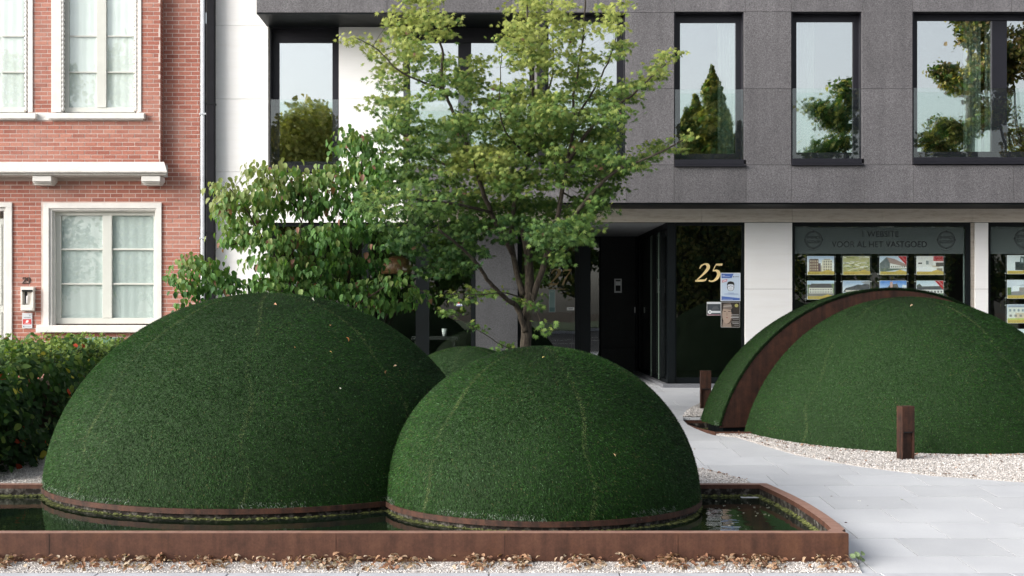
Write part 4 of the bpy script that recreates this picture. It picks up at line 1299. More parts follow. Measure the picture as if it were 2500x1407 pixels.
def card(x0, y0, x1, y1, layers, label, banner=None):
    t = thing('listing_card', label, 'card', tuple(W((x0+x1)/2, y1, dc)), 'property listing cards hung in the shop windows')
    prints('picture', layers, x0, y0, x1, y1, dc, PRINT_LIT, t)
    m = MB()
    for x in (x0 - 4, x1 + 3.5):
        for y in (y0 + 1.5, y1 - 1.5): m.pbox(x - 1.6, y - .9, x + 1.6, y + .9, dc - .004, .008)
        pass
    m.build('clips', simple('white_plastic_clip', (0.85, 0.85, 0.83), 0.5) if 'white_plastic_clip' not in bpy.data.materials else bpy.data.materials['white_plastic_clip'], t)
    m = MB()
    for x in (x0 - 4, x1 + 3.5): m.pbox(x - .25, y0 - 8, x + .25, y1 + 8, dc, .002)
    m.build('cable', STEEL, t)
    if banner == 'V':
        k = [(.68, 1), (1, 1), (1, .52)]
        prints('banner', [(k, (.45, .03, .04))], x0, y0, x1, y1, dc - .008, PRINT_LIT, t).data
        text_mesh('banner_lettering', 'VERKOCHT', 3.4, x0 + (x1-x0)*.895, y0 + (y1-y0)*.19, dc - .012, WHV, t, rot=-radians(45), wscale=.9)
    if banner == 'L':
        prints('banner', [(rect(.63, .74, 1, 1), (.45, .03, .04))], x0, y0, x1, y1, dc - .008, PRINT_LIT, t)
        text_mesh('banner_lettering', 'LAATSTE 2', 4.0, x0 + (x1-x0)*.815, y0 + (y1-y0)*.115, dc - .012, WHV, t, wscale=.85)
        text_mesh('banner_lettering', 'TE KOOP', 4.0, x0 + (x1-x0)*.815, y0 + (y1-y0)*.235, dc - .012, WHV, t, wscale=.95)
    return t
WHV = simple('white_vinyl', (0.8, 0.8, 0.8), 0.5, 0, 0.01)
# the banner prints have no backing outside their own polygon: patch prints for banners
_pr = prints
def prints(name, layers, x0, y0, x1, y1, d, mat, parent=None):
    if name != 'banner': return _pr(name, layers, x0, y0, x1, y1, d, mat, parent)
    m = MB(); a = W(x0, y1, d); b = W(x1, y0, d); poly, col = layers[0]
    P = [(a.x + (b.x-a.x)*u, a.z + (b.z-a.z)*v) for u, v in poly]
    m.face([(p[0], d, p[1]) for p in P]); m.face([(p[0], d + .002, p[1]) for p in P][::-1])
    me = bpy.data.meshes.new(name); me.from_pydata(m.v, [], m.f)
    at = me.attributes.new('col', 'FLOAT_COLOR', 'FACE'); at.data.foreach_set('color', [*col, 1.0] * 2)
    me.materials.append(mat); o = bpy.data.objects.new(name, me); COL.objects.link(o); adopt(o, parent); return o
for (i, j), (lab, fn) in labs.items():
    x0, x1 = xs4[i]; y0, y1 = (626, 671) if j == 0 else (686, 731)
    card(x0, y0, x1, y1, fn(), lab, {(2,0): 'V', (3,0): 'L', (3,1): 'V'}.get((i, j)))
for (y0, y1), lab, fn in zip(((624, 669), (684, 729), (744, 789), (804, 849)),
    ('listing card at the right photo edge with a dark facade and tall window', 'listing card at the right photo edge with a bright living room',
     'listing card at the right photo edge with a cream mansion', 'lowest listing card at the right photo edge, green bush before a pale wall'), (cI, cJ, cK, cL)):
    card(2459, y0, 2524, y1, fn(), lab)

# notices on the glass of number 25
pd = DW + .058
t = thing('notice', 'light blue face mask notice stuck on the dark glass beside the gold 25', 'notice', tuple(W(1783, 735, pd)))
BL = (.07, .14, .42); LB = (.50, .60, .72)
face = [((.5 + .17*cos(a), .50 + .125*sin(a)) ) for a in [k*pi/8 for k in range(16)]]
hair = [(.32,.52),(.31,.60),(.36,.68),(.5,.705),(.64,.68),(.69,.61),(.68,.52),(.645,.59),(.5,.60),(.355,.59)]
mask = [(.35,.50),(.5,.535),(.65,.50),(.64,.42),(.58,.37),(.42,.37),(.36,.42)]
mask_o = [(.5 + (u-.5)*1.12, .45 + (v-.45)*1.14) for u, v in mask]
face_o = [(.5 + (u-.5)*1.1, .5 + (v-.5)*1.08) for u, v in face]
L = [(rect(0,0,1,1),(.62,.68,.74)), (rect(.025,.02,.975,.98), LB), ([(.03,.82),(.03,.98),(.66,.98),(.55,.82)], BL), (rect(.03,.02,.97,.1), BL), ([(.03,.1),(.03,.17),(.97,.1)], BL),
     (face_o, DK), (face, (.6,.66,.74)), (hair, (.02,.02,.02)), (mask_o, (.02,.02,.02)), (mask, (.66,.7,.76)), (rect(.42,.47,.58,.475), DK), (rect(.41,.44,.59,.445), DK), (rect(.42,.41,.58,.415), DK),
     ([(.06,.66),(.08,.74),(.32,.78),(.30,.70)], (.55,.05,.06)), ([(.09,.68),(.10,.73),(.29,.76),(.28,.71)], (.7,.6,.64)), (rect(.35,.28,.66,.295), (.2,.28,.5)), (rect(.15,.24,.88,.255), (.2,.28,.5)), (rect(.7,.86,.93,.875), (.1,.1,.15)), ([(.6,.85),(.66,.9),(.68,.85)], (.1,.1,.15))]
L += [(rect(.07,.91,.2,.925),(.6,.65,.8)),(rect(.07,.87,.45,.88),(.6,.65,.8)),(rect(.07,.05,.6,.06),(.6,.65,.8))]
_pr('sheet', L, 1760, 667, 1807.5, 735, pd - .005, PRINT, t)
t = thing('notice', 'small dark sticker with white stripes left of the portrait poster', 'sticker', tuple(W(1743, 770, pd)))
disc = [(.2 + .14*cos(a), .25 + .16*sin(a)) for a in [k*pi/8 for k in range(16)]]
_pr('sheet', [(FULL,(.05,.06,.07)),(rect(0,.86,1,1),(.6,.63,.66)),(rect(.05,.17,1,.33),(.6,.63,.66)),(rect(0,.0,1,.05),(.4,.2,.25)),([(.3,.4),(.45,.65),(.75,.7),(.9,.45)],(.09,.1,.11)),(disc,(.7,.72,.74)),([(.2 + .05*cos(a), .25 + .06*sin(a)) for a in [k*pi/4 for k in range(8)]],(.1,.12,.15))], 1726.5, 738, 1759, 770, pd - .005, PRINT, t)
t = thing('poster', 'small poster of a pale face with headband on the dark glass below the mask notice', 'poster', tuple(W(1783, 800, pd)))
fc = [(.30 + .25*cos(a), .50 + .40*sin(a)*(1 if sin(a) > 0 else .9)) for a in [k*pi/9 for k in range(18)]]
_pr('sheet', [(FULL,(.035,.028,.022)),([(.05,0),(.1,.25),(.5,.25),(.55,0)],(.28,.22,.18)),([(u+.06,v-.02) for u,v in fc],(.12,.08,.06)),(fc,(.38,.29,.23)),([(.10,.74),(.12,.93),(.5,.96),(.6,.78),(.5,.70)],(.17,.14,.12)),([(.1,.8),(.12,.86),(.55,.9),(.56,.83)],(.32,.29,.25)),
     ([(.52,.62),(.55,.75),(.65,.72),(.66,.6),(.6,.55)],(.02,.02,.02)),(rect(.12,.62,.25,.645),(.06,.04,.03)),(rect(.36,.62,.50,.645),(.06,.04,.03)),([(.28,.62),(.26,.47),(.35,.47),(.31,.62)],(.30,.22,.17)),([(.24,.385),(.30,.405),(.37,.385),(.31,.36)],(.25,.08,.07)),
     ([(.82 + .1*cos(a), .87 + .07*sin(a)) for a in [k*pi/6 for k in range(12)]],(.4,.38,.12)),(rect(.5,.49,.95,.505),(.5,.5,.5)),(rect(.55,.43,.95,.445),(.5,.5,.5)),(rect(.5,.37,.95,.39),(.6,.6,.6)),(rect(.62,.3,.95,.31),(.4,.4,.4)),(rect(.55,.2,.95,.215),(.5,.5,.5)),(rect(.6,.14,.95,.155),(.5,.5,.5)),(rect(.7,.07,.95,.08),(.4,.4,.4))], 1761, 738.5, 1806, 799, pd - .005, PRINT, t)
# door 27: banner, label
t = thing('banner', 'narrow pale green vertical notice on the glass door of number 27', 'notice', tuple(W(1348, 763, DE)))
_pr('sheet', [(FULL,(.22,.32,.30)),(rect(0,0,1,.2),(.10,.18,.18)),(rect(.2,.9,.8,.93),(.4,.5,.45))], 1341, 708, 1355, 762, DE + .015, PRINT, t)
t = thing('door_label', 'small white label on the glass door of number 27', 'label', tuple(W(1393, 757, DE)))
_pr('sheet', [(FULL,(.7,.7,.68)),(rect(.2,.35,.8,.6),(.15,.15,.15))], 1384.5, 751, 1401.5, 757.5, DE + .015, PRINT, t)
t = thing('sticker', 'small red white and blue sticker on the dark glass left of the granite pier', 'sticker', tuple(W(1121, 748, DW)))
_pr('sheet', [(FULL,(.7,.7,.72)),(rect(0,.6,1,1),(.5,.04,.06)),(rect(0,0,1,.2),(.1,.15,.4))], 1115, 738, 1128, 747, DW + .08, PRINT, t)
# intercom
t = thing('intercom', 'steel intercom panel on the dark granite wall of the entrance passage', 'intercom', tuple(W(1509, 716, Db)))
m = MB(); m.pbox(1500, 681, 1518, 715, Db - .03, .028); m.build('panel', STEEL, t, bevel=.003)
m = MB(); m.pbox(1503, 697.5, 1515, 711, Db - .034, .003); m.pbox(1503, 684, 1515, 687, Db - .034, .003); m.build('screen', INK, t)
m = MB()
for k in range(3): m.pbox(1503.5, 688.5 + 2.8*k, 1514.5, 690 + 2.8*k, Db - .035, .004)
m.build('buttons', WHV, t)
# curtains and a lamp inside
drape('curtain', 1752, 1793, 20, 380, DG + .42, .03, 5, CURTAIN, 'pale curtain at the right side of the narrow granite framed window', 'curtain')
drape('curtain', 1946, 1988, 20, 380, DG + .42, .03, 5, CURTAIN, 'pale curtain at the left side of the middle granite framed window', 'curtain')
drape('curtain', 2352, 2395, 20, 380, DG + .42, .03, 5, CURTAIN, 'wide pale curtain in the widest granite framed window', 'curtain')
drape('curtain', 2404, 2418, 20, 380, DG + .42, .02, 2, CURTAIN, 'narrow pale curtain fold by the mullion of the widest window', 'curtain')
LAMP = simple('orange_brown_lampshade', (0.13, 0.055, 0.025), 0.5, 0, 0.2, 10)
c = W(970, 648, DW + 1.0)
m = MB(); m.tube([(c.x, c.y, c.z - .16), (c.x, c.y, c.z - .02), (c.x, c.y, c.z + .1), (c.x, c.y, c.z + .17)], [.30, .31, .24, .10], 20)
lt = thing('pendant_lamp', 'rounded orange brown lampshade inside the dark ground floor window', 'lamp', (c.x, c.y, c.z - .16))
m.build('lamp_shade', LAMP, lt, smooth=True)
m = MB(); m.tube([(c.x, c.y, c.z + .17), (c.x, c.y, c.z + .8)], .008, 6); m.build('cord', INK, lt)
c = W(1085, 812, DW + .7)
m = MB(); m.tube([(c.x, c.y, c.z - .07), (c.x, c.y, c.z + .07)], [.035, .05], 16)
tag(m.build('cup', WHV, None, smooth=True, loc=(c.x, c.y, c.z - .07)), 'white cup on the sill inside the dark ground floor window', 'cup')
m = MB(); m.box(c.x - .6, c.x + .25, c.y - .2, c.y + .2, c.z - .13, c.z - .072); m.box(c.x - .55, c.x - .5, c.y - .15, c.y + .15, ZG + .03, c.z - .13); m.box(c.x + .15, c.x + .2, c.y - .15, c.y + .15, ZG + .03, c.z - .13)
tag(m.build('side_table', DARKROOM, None), 'dark side table inside the ground floor window carrying a cup', 'table')
m = MB(); m.pbox(719, 560, 725, 960, DW + .22, .03); m.build('window_post', simple('pale_post', (.45, .5, .5), .5), w0)

# --- pipes between the two houses
t = thing('downpipe', 'black rectangular downpipe where brick house and white wall meet', 'downpipe', tuple(W(513, 940, 22.62)))
for y0, y1 in ((-300, 252.5), (254.5, 568), (570, 938)):
    m = MB(); m.pbox(503.5, y0, 523, y1, 22.62, .13); m.build('pipe_section', PIPE, t, bevel=.008)
for y in (253, 569):
    m = MB(); m.pbox(502.8, y - 2.2, 523.8, y + 2.2, 22.612, .15); m.build('pipe_joint', BLACK2, t)
t = thing('downpipe', 'grey galvanised downpipe on the edge of the brick wall', 'downpipe', tuple(W(495, 940, 22.7)))
c0 = W(494.5, -300, 22.70); c1 = W(494.5, 938, 22.70)
m = MB(); m.pbox(489.3, -300, 500.5, 938, 22.66, .085); m.build('pipe_section', ZINC, t, bevel=.025)
for y in (278, 582):
    m = MB(); m.pbox(486.5, y - 2.4, 503.4, y + 2.4, 22.645, .11); m.build('bracket', ZINC, t, bevel=.004)
# letterbox and alarm sign
t = thing('letterbox', 'cream wall letterbox with a folded paper under the number 29', 'letterbox', tuple(W(66, 760, DH - .1)))
m = MB(); m.ring((50, 701, 82, 759), (55, 711, 77, 745), DH - .09, .088); m.build('letterbox_body', LETTERBOX, t, bevel=.008)
m = MB(); m.pbox(55, 711, 77, 745, DH - .03, .02); m.build('recess', LETTERBOX, t)
m = MB(); m.pbox(53, 708, 79, 712.5, DH - .10, .03); m.build('flap', BLACK2, t, bevel=.003)
m = MB(); m.box(*[v for v in (W(62.5,0,DH).x, W(68,0,DH).x)], DH - .035, DH - .031, W(0,742,DH).z, W(0,713,DH).z); m.build('slot_shadow_gap', INK, t)
m = MB(); q0 = W(64, 742, DH-.05); q1 = W(67, 721, DH-.05)
m.face([(q0.x, DH-.06, q0.z), (q0.x+.025, DH-.055, q0.z+.01), (q1.x+.01, DH-.06, q1.z), (q1.x-.02, DH-.058, q1.z-.02)])
tag(m.build('paper', WHV, None), 'folded white paper sticking out of the wall letterbox', 'paper')
m = MB(); m.pbox(53, 753, 78, 757, DH - .096, .004); m.build('name_slot', SILL, t)
t = thing('alarm_sign', 'red and silver alarm sign on the bricks below the letterbox', 'sign', tuple(W(66, 800, DH)))
_pr('plate', [(FULL,(.55,.57,.6)),(rect(.05,.24,.95,.6),(.50,.05,.05)),([(.35,.36),(.4,.5),(.62,.54),(.66,.42),(.5,.34)],(.75,.7,.7)),(rect(.2,.29,.82,.315),(.7,.5,.5)),(rect(.3,.1,.9,.13),(.3,.32,.36)),(rect(.1,.05,.2,.14),(.15,.15,.2)),([(.7,.86),(.78,.92),(.86,.86),(.78,.8)],(.3,.33,.38))], 54.5, 765, 78, 801, DH - .022, PRINT, t)
text_mesh('lettering', 'verisure', 3.6, 66.2, 776.5, DH - .036, INK, t, wscale=1.05)
# ================================================================== grass domes
def dome(label, c, a, b, zc, zlow, n_m2, collar=None, cut=None, seam0=0.0, seams=6, name='grass_dome', plate=None, parent=None, part='turf_backing', yellow=()):
    """flattened ball cap covered in artificial grass. c centre, a radius, b vertical half axis, zc centre height,
    zlow lower edge; cut = (point, normal) keeps the side where (p-point).normal > 0"""
    t = parent or thing(name, label, 'grass dome', (c[0], c[1], zlow))
    # backing shell
    NU, NV = 96, 28
    v0 = math.asin(max(-1, min(1, (zlow - zc) / b)))
    V = []; 
    for j in range(NV + 1):
        f = v0 + (pi/2 - v0) * j / NV
        for i in range(NU):
            u = 2*pi*i/NU; V.append((c[0] + (a-.012)*cos(f)*cos(u), c[1] + (a-.012)*cos(f)*sin(u), zc + (b-.012)*sin(f)))
    Fc = [(j*NU+i, j*NU+(i+1)%NU, (j+1)*NU+(i+1)%NU, (j+1)*NU+i) for j in range(NV) for i in range(NU)]
    me = bpy.data.meshes.new(part); me.from_pydata(V, [], Fc)
    if cut:
        import bmesh
        bm = bmesh.new(); bm.from_mesh(me)
        bmesh.ops.bisect_plane(bm, geom=bm.verts[:] + bm.edges[:] + bm.faces[:], plane_co=Vector((*cut[0], 0)), plane_no=Vector((*cut[1], 0)), clear_inner=True)
        bm.to_mesh(me); bm.free()
    me.polygons.foreach_set('use_smooth', [True]*len(me.polygons)); me.materials.append(TURF_BASE); me.update()
    o = bpy.data.objects.new(part, me); COL.objects.link(o); adopt(o, t)
    # blades
    area = 2*pi*a*b*(1 - sin(v0)) 
    N = int(area * n_m2)
    u = rng.uniform(0, 2*pi, N); s = rng.uniform(sin(v0), 1, N); f = np.arcsin(s)
    P = np.stack([c[0] + a*np.cos(f)*np.cos(u), c[1] + a*np.cos(f)*np.sin(u), zc + b*np.sin(f)], 1)
    Nn = np.stack([np.cos(f)*np.cos(u)/a, np.cos(f)*np.sin(u)/a, np.sin(f)/b], 1); Nn /= np.linalg.norm(Nn, axis=1, keepdims=True)
    toc = np.array([0, 0, HC]) - P; toc /= np.linalg.norm(toc, axis=1, keepdims=True)
    facing = (Nn*toc).sum(1)
    keep = (facing > -0.22) | (rng.random(N) < 0.3)
    if cut:
        keep &= ((P[:,0]-cut[0][0])*cut[1][0] + (P[:,1]-cut[0][1])*cut[1][1]) > 0
    P, Nn, u, f = P[keep], Nn[keep], u[keep], f[keep]; N = len(P)
    down = np.array([0, 0, -1.0]) - Nn * (-Nn[:, 2:3]); 
    dl = np.linalg.norm(down, axis=1, keepdims=True); down = down / np.maximum(dl, .05)
    side = np.cross(Nn, down)
    # slowly varying comb direction
    gore = np.floor(((u - seam0) % (2*pi)) / (2*pi/seams)); gs = np.where(gore % 2 == 0, 1.0, -1.0)
    w = gs*.15 + np.sin(P[:,0]*2.1 + 1.3*np.sin(P[:,2]*2.7)) * .5 + np.sin(P[:,1]*1.7 + P[:,2]*3.1) * .5
    D = Nn*0.55 + down*0.75 + side*(0.35*w + 0.15)[:, None] + rng.normal(size=(N,3))*0.34
    D /= np.linalg.norm(D, axis=1, keepdims=True)
    L = rng.uniform(0.012, 0.027, N); Wd = rng.uniform(0.0017, 0.0032, N)
    L = np.where(P[:,2] - zlow < .05, L*rng.uniform(1.0, 2.0, N), L)
    S = np.cross(D, rng.normal(size=(N,3))); S /= np.linalg.norm(S, axis=1, keepdims=True)
    B = P - Nn*0.010
    T = B + D*L[:, None]
    M = B + D*(L*0.55)[:, None] + Nn*0.003
    VV = np.stack([B - S*Wd[:,None], B + S*Wd[:,None], T], 1).reshape(-1, 3)
    # colour
    g = rng.random(N)
    lo = np.array([0.0055, 0.023, 0.0035]); hi = np.array([0.025, 0.087, 0.011])
    C = lo + (hi-lo)*g[:, None]
    pn = (np.sin(P[:,0]*3.3+1)*np.sin(P[:,2]*4.1+2)*np.sin(P[:,1]*2.9) + 0.6*np.sin(P[:,0]*8.3+P[:,2]*5)*np.sin(P[:,2]*9.1+P[:,1]*4))
    C *= (1 + 0.20*pn + .03*gs)[:, None]
    dry = rng.random(N) < (0.015 + 0.05*np.clip(pn, 0, 1)); C[dry] = np.array([0.11, 0.11, 0.04])*rng.uniform(.6, 1.2, (dry.sum(), 1))
    pale = rng.random(N) < 0.03; C[pale] = np.array([0.08, 0.17, 0.07])*rng.uniform(.7, 1.2, (pale.sum(), 1))
    # seams between gores
    for k in range(seams):
        th = seam0 + 2*pi*k/seams
        dist = np.abs(((u - th + pi + 0.02*np.sin(P[:,2]*9)) % (2*pi)) - pi) * a * np.cos(f)
        sel = (dist < 0.022) & (np.cos(f) > .08) & (rng.random(N) < 0.25 + 0.55*(0.5+0.5*np.sin(P[:,2]*7+k)))
        C[sel] = np.array([0.085, 0.125, 0.04])*rng.uniform(.6, 1.4, (sel.sum(), 1))
    lowz = (P[:,2] - zlow) 
    fr = (lowz < 0.07) & (rng.random(N) < 0.25*(np.sin(P[:,0]*4+P[:,1]*3) > 0.2)); C[fr] = np.array([0.18, 0.22, 0.18])
    for (yx, yy, yz, yr) in yellow:
        dd = np.sqrt((P[:,0]-yx)**2 + (P[:,1]-yy)**2 + (P[:,2]-yz)**2)
        sel = (dd < yr*(0.6+0.6*rng.random(N))) & (rng.random(N) < .55); C[sel] = np.array([0.30, 0.26, 0.05])*rng.uniform(.6, 1.2, (sel.sum(), 1))
    C = np.clip(C * rng.normal(1, .09, (N, 1)), 0.003, 1)
    NG = np.cross(S, D); NG *= np.sign((NG*Nn).sum(1, keepdims=True)); 
    NN = Nn*.9 + NG*.35 + rng.normal(size=(N,3))*.12; NN /= np.linalg.norm(NN, axis=1, keepdims=True)
    me_o = np_mesh('artificial_grass', VV, 3, np.arange(N*3), TURF_BLADE, t, None, C, False, NN)
    tag(me_o, kind='stuff')
    # steel collar and limed base standing in the water
    if collar:
        r0 = a*cos(v0) + .002
        for nm, mat, za, zb, dr in (('steel_collar', CORTEN_D, zlow + .01, collar[0], 0.012), ('stone_base', LIME, collar[0], collar[1] - .1, -0.02)):
            m = MB(); K = 120
            for k in range(K):
                a0, a1 = 2*pi*k/K, 2*pi*(k+1)/K; r = r0 + dr
                p0 = (c[0]+r*cos(a0), c[1]+r*sin(a0)); p1 = (c[0]+r*cos(a1), c[1]+r*sin(a1))
                q0 = (c[0]+(r-.06)*cos(a0), c[1]+(r-.06)*sin(a0)); q1 = (c[0]+(r-.06)*cos(a1), c[1]+(r-.06)*sin(a1))
                m.face([(*p0, zb), (*p1, zb), (*p1, za), (*p0, za)]); m.face([(*p0, za), (*p1, za), (*q1, za), (*q0, za)])
                m.face([(*q0, zb), (*q1, zb), (*p1, zb), (*p0, zb)])
            m.build(nm, mat, t, smooth=False)
        m = MB(); K = 700; prev = None
        for k in range(K + 1):
            an = 2*pi*k/K; r = r0 - .017
            h = random.uniform(.003, .02); w = random.uniform(.015, .07) * (1.0 + .5*sin(an*7))
            cur = ((c[0]+r*cos(an), c[1]+r*sin(an), collar[1]+h), (c[0]+(r+w)*cos(an), c[1]+(r+w)*sin(an), collar[1]+.002))
            if prev: m.face([prev[0], cur[0], cur[1], prev[1]])
            prev = cur
        tag(m.build('algae_fringe', ALGAE, t), kind='stuff')
    return t
ZE = HC - 1.835
c1, a1_, b1_ = (-2.39, 13.80), 2.335, 2.13; z1 = HC - 1.975
c2, a2_, b2_ = (0.512, 12.32), 1.52, 1.46; z2 = HC - 1.84
d1 = dome('largest grass dome standing in the water basin, left of the smaller front dome', c1, a1_, b1_, z1, ZE, 15000, collar=(ZE - .038, WAT), seam0=-1.50, seams=8)
d2 = dome('smaller round grass dome in the middle of the water basin, in front of the maple', c2, a2_, b2_, z2, ZE, 22000, collar=(ZE - .038, WAT), seam0=-1.32, seams=6, yellow=((0.95, 11.25, HC - 1.2, .10),))
cs = (-0.29, 16.6)
d4 = dome('small low grass dome half hidden behind the gap between the two front domes', cs, 1.1, 1.08, HC - .51 - 1.08, G(16.6) - .02, 8000, seam0=.3)
# sliced dome
nP = (-0.23, 0.973)
cf = (5.81, 17.75); cb = (5.77, 18.13)
gz = G(17.6)
sl = dome('big grass dome sliced in two by a curved rusty steel wall, beside the shop window', cf, 2.50, 2.38, HC - 2.235, G(15.3) - .03, 12000, cut=((3.40, 17.17), (0.23, -0.973)), seam0=-1.17, seams=5, yellow=((7.35, 15.75, HC - 1.62, .28),))
R3, B3 = 2.76, 2.52
dome(None, (cb[0] + nP[0]*.08, cb[1] + nP[1]*.08), R3, B3, HC + .275 - B3, gz + .05, 7000, cut=(cb, nP), seam0=.5, parent=sl)
for (pc, rr_, bb, zc_, sgn, nm) in ((cb, R3 - .032, B3 - .034, HC + .275 - B3, 1, 'steel_wall'), ((3.40 + 2.47*.973, 17.17 + 2.47*.23), 2.44, 2.33, HC - 2.235, -1, 'steel_wall')):
    m = MB(); K = 72; zlo = gz + .02 if sgn > 0 else gz - .3
    pts = []
    for k in range(K + 1):
        th = pi * k / K - 0.16*(1 - 2*k/K) * 1.0
        x, z = rr_*cos(th), zc_ + bb*sin(th)
        if z < zlo: z = zlo
        pts.append((pc[0] + .973*x, pc[1] + .23*x, z))
    th_ = .012
    fr_ = [(p[0] - nP[0]*th_*.5*sgn, p[1] - nP[1]*th_*.5*sgn, p[2]) for p in pts]; bk_ = [(p[0] + nP[0]*th_*.5*sgn, p[1] + nP[1]*th_*.5*sgn, p[2]) for p in pts]
    m.face(fr_); m.face(bk_[::-1])
    for k in range(K): m.face([fr_[k], bk_[k], bk_[k+1], fr_[k+1]])
    m.build(nm, CORTEN_D, sl)

m = MB(); K = 40; v_ = []
for k in range(K + 1):
    an = pi*k/K; R_b = 2.60
    x_, y_ = R_b*cos(an), R_b*sin(an); v_.append((cb[0] + .973*x_ + nP[0]*(y_ + .01), cb[1] + .23*x_ + nP[1]*(y_ + .01)))
m.prism(v_, gz - .35, gz + .045); m.build('dark_base', BLACK2, sl)
# turf edge of the rear half, seen around the steel wall
Na = 16000; th = rng.uniform(-.25, pi + .25, Na); q_ = 1 - rng.uniform(0, .036, Na)/R3
Pe = np.stack([cb[0] + .973*R3*q_*np.cos(th) - nP[0]*.01, cb[1] + .23*R3*q_*np.cos(th) - nP[1]*.01, HC + .275 - B3 + B3*q_*np.sin(th)], 1)
Pe = Pe[Pe[:,2] > gz + .05]; Na = len(Pe); De = np.array([-nP[0], -nP[1], .1])*.5 + (Pe - np.array([cb[0], cb[1], HC + .275 - B3]))/R3*.8 + rng.normal(size=(Na,3))*.3
De /= np.linalg.norm(De, axis=1, keepdims=True); Se = np.cross(De, rng.normal(size=(Na,3))); Se /= np.linalg.norm(Se, axis=1, keepdims=True)
Ce = np.array([.014,.045,.009]) + rng.random((Na,1))*np.array([.035,.10,.02]); Be = Pe - De*.008
Ne = De + np.array([0,0,.4]); Ne /= np.linalg.norm(Ne, axis=1, keepdims=True)
tag(np_mesh('artificial_grass', np.stack([Be - Se*.003, Be + Se*.003, Be + De*.028], 1).reshape(-1,3), 3, np.arange(Na*3), TURF_BLADE, sl, None, Ce, False, Ne), kind='stuff')
m = MB(); K = 90
for k in range(K):
    a0, a1 = -.25 + (pi+.5)*k/K, -.25 + (pi+.5)*(k+1)/K
    e_ = lambda a, s_: (cb[0] + .973*(R3-s_)*cos(a) - nP[0]*.008, cb[1] + .23*(R3-s_)*cos(a) - nP[1]*.008, max(gz + .05, HC + .275 - B3 + (B3-s_)*sin(a)))
    m.face([e_(a0, .008), e_(a1, .008), e_(a1, .036), e_(a0, .036)])
m.build('turf_edge', TURF_BASE, sl)

# bollards in rusty steel, tapered body with a lamp niche
def bollard(label, x, y, w, dpt, h, rz, niche=True):
    z = G(y) + .02
    t = thing('bollard', label, 'bollard light', (x, y, z), 'rusty steel bollard lights in the gravel')
    def tr(px, py, pz): return (x + px*cos(rz) - py*sin(rz), y + px*sin(rz) + py*cos(rz), z + pz)
    m = MB()
    def bx(x0, x1, y0, y1, z0, z1):
        V = [tr(*p) for p in ((x0,y0,z0),(x1,y0,z0),(x1,y1,z0),(x0,y1,z0),(x0,y0,z1),(x1,y0,z1),(x1,y1,z1),(x0,y1,z1))]
        i = len(m.v); m.v.extend(V)
        for q in ((0,3,2,1),(4,5,6,7),(0,1,5,4),(1,2,6,5),(2,3,7,6),(3,0,4,7)): m.f.append(tuple(i+j for j in q)); m.c.append(0); m.mi.append(0)
    s = w/2; nz = h*0.52
    bx(-s, s, -dpt/2, dpt/2, nz, h)                       # head
    bx(-s, -s+.018, -dpt/2, dpt/2, -.1, nz - .001); bx(s-.018, s, -dpt/2, dpt/2, -.1, nz - .001)
    bx(-s+.0185, s-.0185, -dpt/2+.035, dpt/2, -.1, nz - .001)
    m.build('post', CORTEN_D, t, bevel=.003)
    m = MB(); bx(-s+.022, s-.022, -dpt/2+.006, dpt/2-.02, nz-.012, nz-.002); m.build('lamp_lens', INK, t)
    return t
p = onground(2215, 1127)
bollard('rusty bollard light on the gravel in front of the sliced dome', p[0], p[1] + .06, .165, .12, .625, 0.25)
p = onground(1723, 1000)
bollard('dark rusty bollard light left of the sliced dome near the entrance', p[0], p[1] + .02, .165, .10, .58, -0.06)

# ================================================================== leaves and trees
def leaf_mat(name, src, transl=.3, rough=.55, spec=.18):
    t = NT(name)
    c = t.attr('col').outputs['Color'] if src == 'attr' else t.n('ShaderNodeObjectInfo').outputs['Color']
    p = t.princ(c, rough, 0, None, spec)
    tl = t.n('ShaderNodeBsdfTranslucent'); t.l(t.mix(1.0, c, (1.5, 1.6, 0.7), 'MULTIPLY'), tl.inputs[0])
    mx = t.n('ShaderNodeMixShader'); mx.inputs[0].default_value = transl
    t.l(p.outputs[0], mx.inputs[1]); t.l(tl.outputs[0], mx.inputs[2]); t.l(mx.outputs[0], t.out.inputs[0]); return t.m
LEAF_A = leaf_mat('green_leaf_mass', 'attr'); LEAF_O = leaf_mat('green_leaf', 'obj')
DRY_A = leaf_mat('dry_leaf_mass', 'attr', .12, .7, .2); DRY_O = leaf_mat('dry_leaf', 'obj', .12, .7, .2)

def maple_leaf():
    V = [(0, 0, 0)]; Fs = []
    tips = [(-128, .42), (-82, .74), (-40, .93), (0, 1.05), (40, .93), (82, .74), (128, .42)]
    no = [(-160, .16), (-105, .30), (-61, .36), (-20, .42), (20, .42), (61, .36), (105, .30), (160, .16)]
    def pt(a, r, z): a = radians(a); return (r*sin(a), r*cos(a), z)
    for a, r in no: V.append(pt(a, r, -.03))
    for a, r in tips: V.append(pt(a, r, -.26*r*r))
    for k in range(7): Fs += [(0, 9+k, 1+k), (0, 2+k, 9+k)]
    return np.array(V), np.array(Fs)
def oval_leaf(fold=.10, droop=.3, w=.30):
    V = [(0,0,0),(0,.35,-droop*.08),(0,.7,-droop*.42),(0,1.05,-droop),(w*.75,.15,fold*.7),(w,.42,fold-droop*.1),(w*.72,.75,fold*.8-droop*.5),(-w*.75,.15,fold*.7),(-w,.42,fold-droop*.1),(-w*.72,.75,fold*.8-droop*.5)]
    Fs = [(0,4,1),(4,5,1),(1,5,2),(5,6,2),(2,6,3),(0,1,7),(7,1,8),(1,2,8),(8,2,9),(2,3,9)]
    return np.array(V, float), np.array(Fs)
def leaf_data(name, tv, tf, mat):
    me = bpy.data.meshes.new(name); me.from_pydata([tuple(v) for v in tv], [], [tuple(int(i) for i in f) for f in tf]); me.materials.append(mat); me.update(); return me
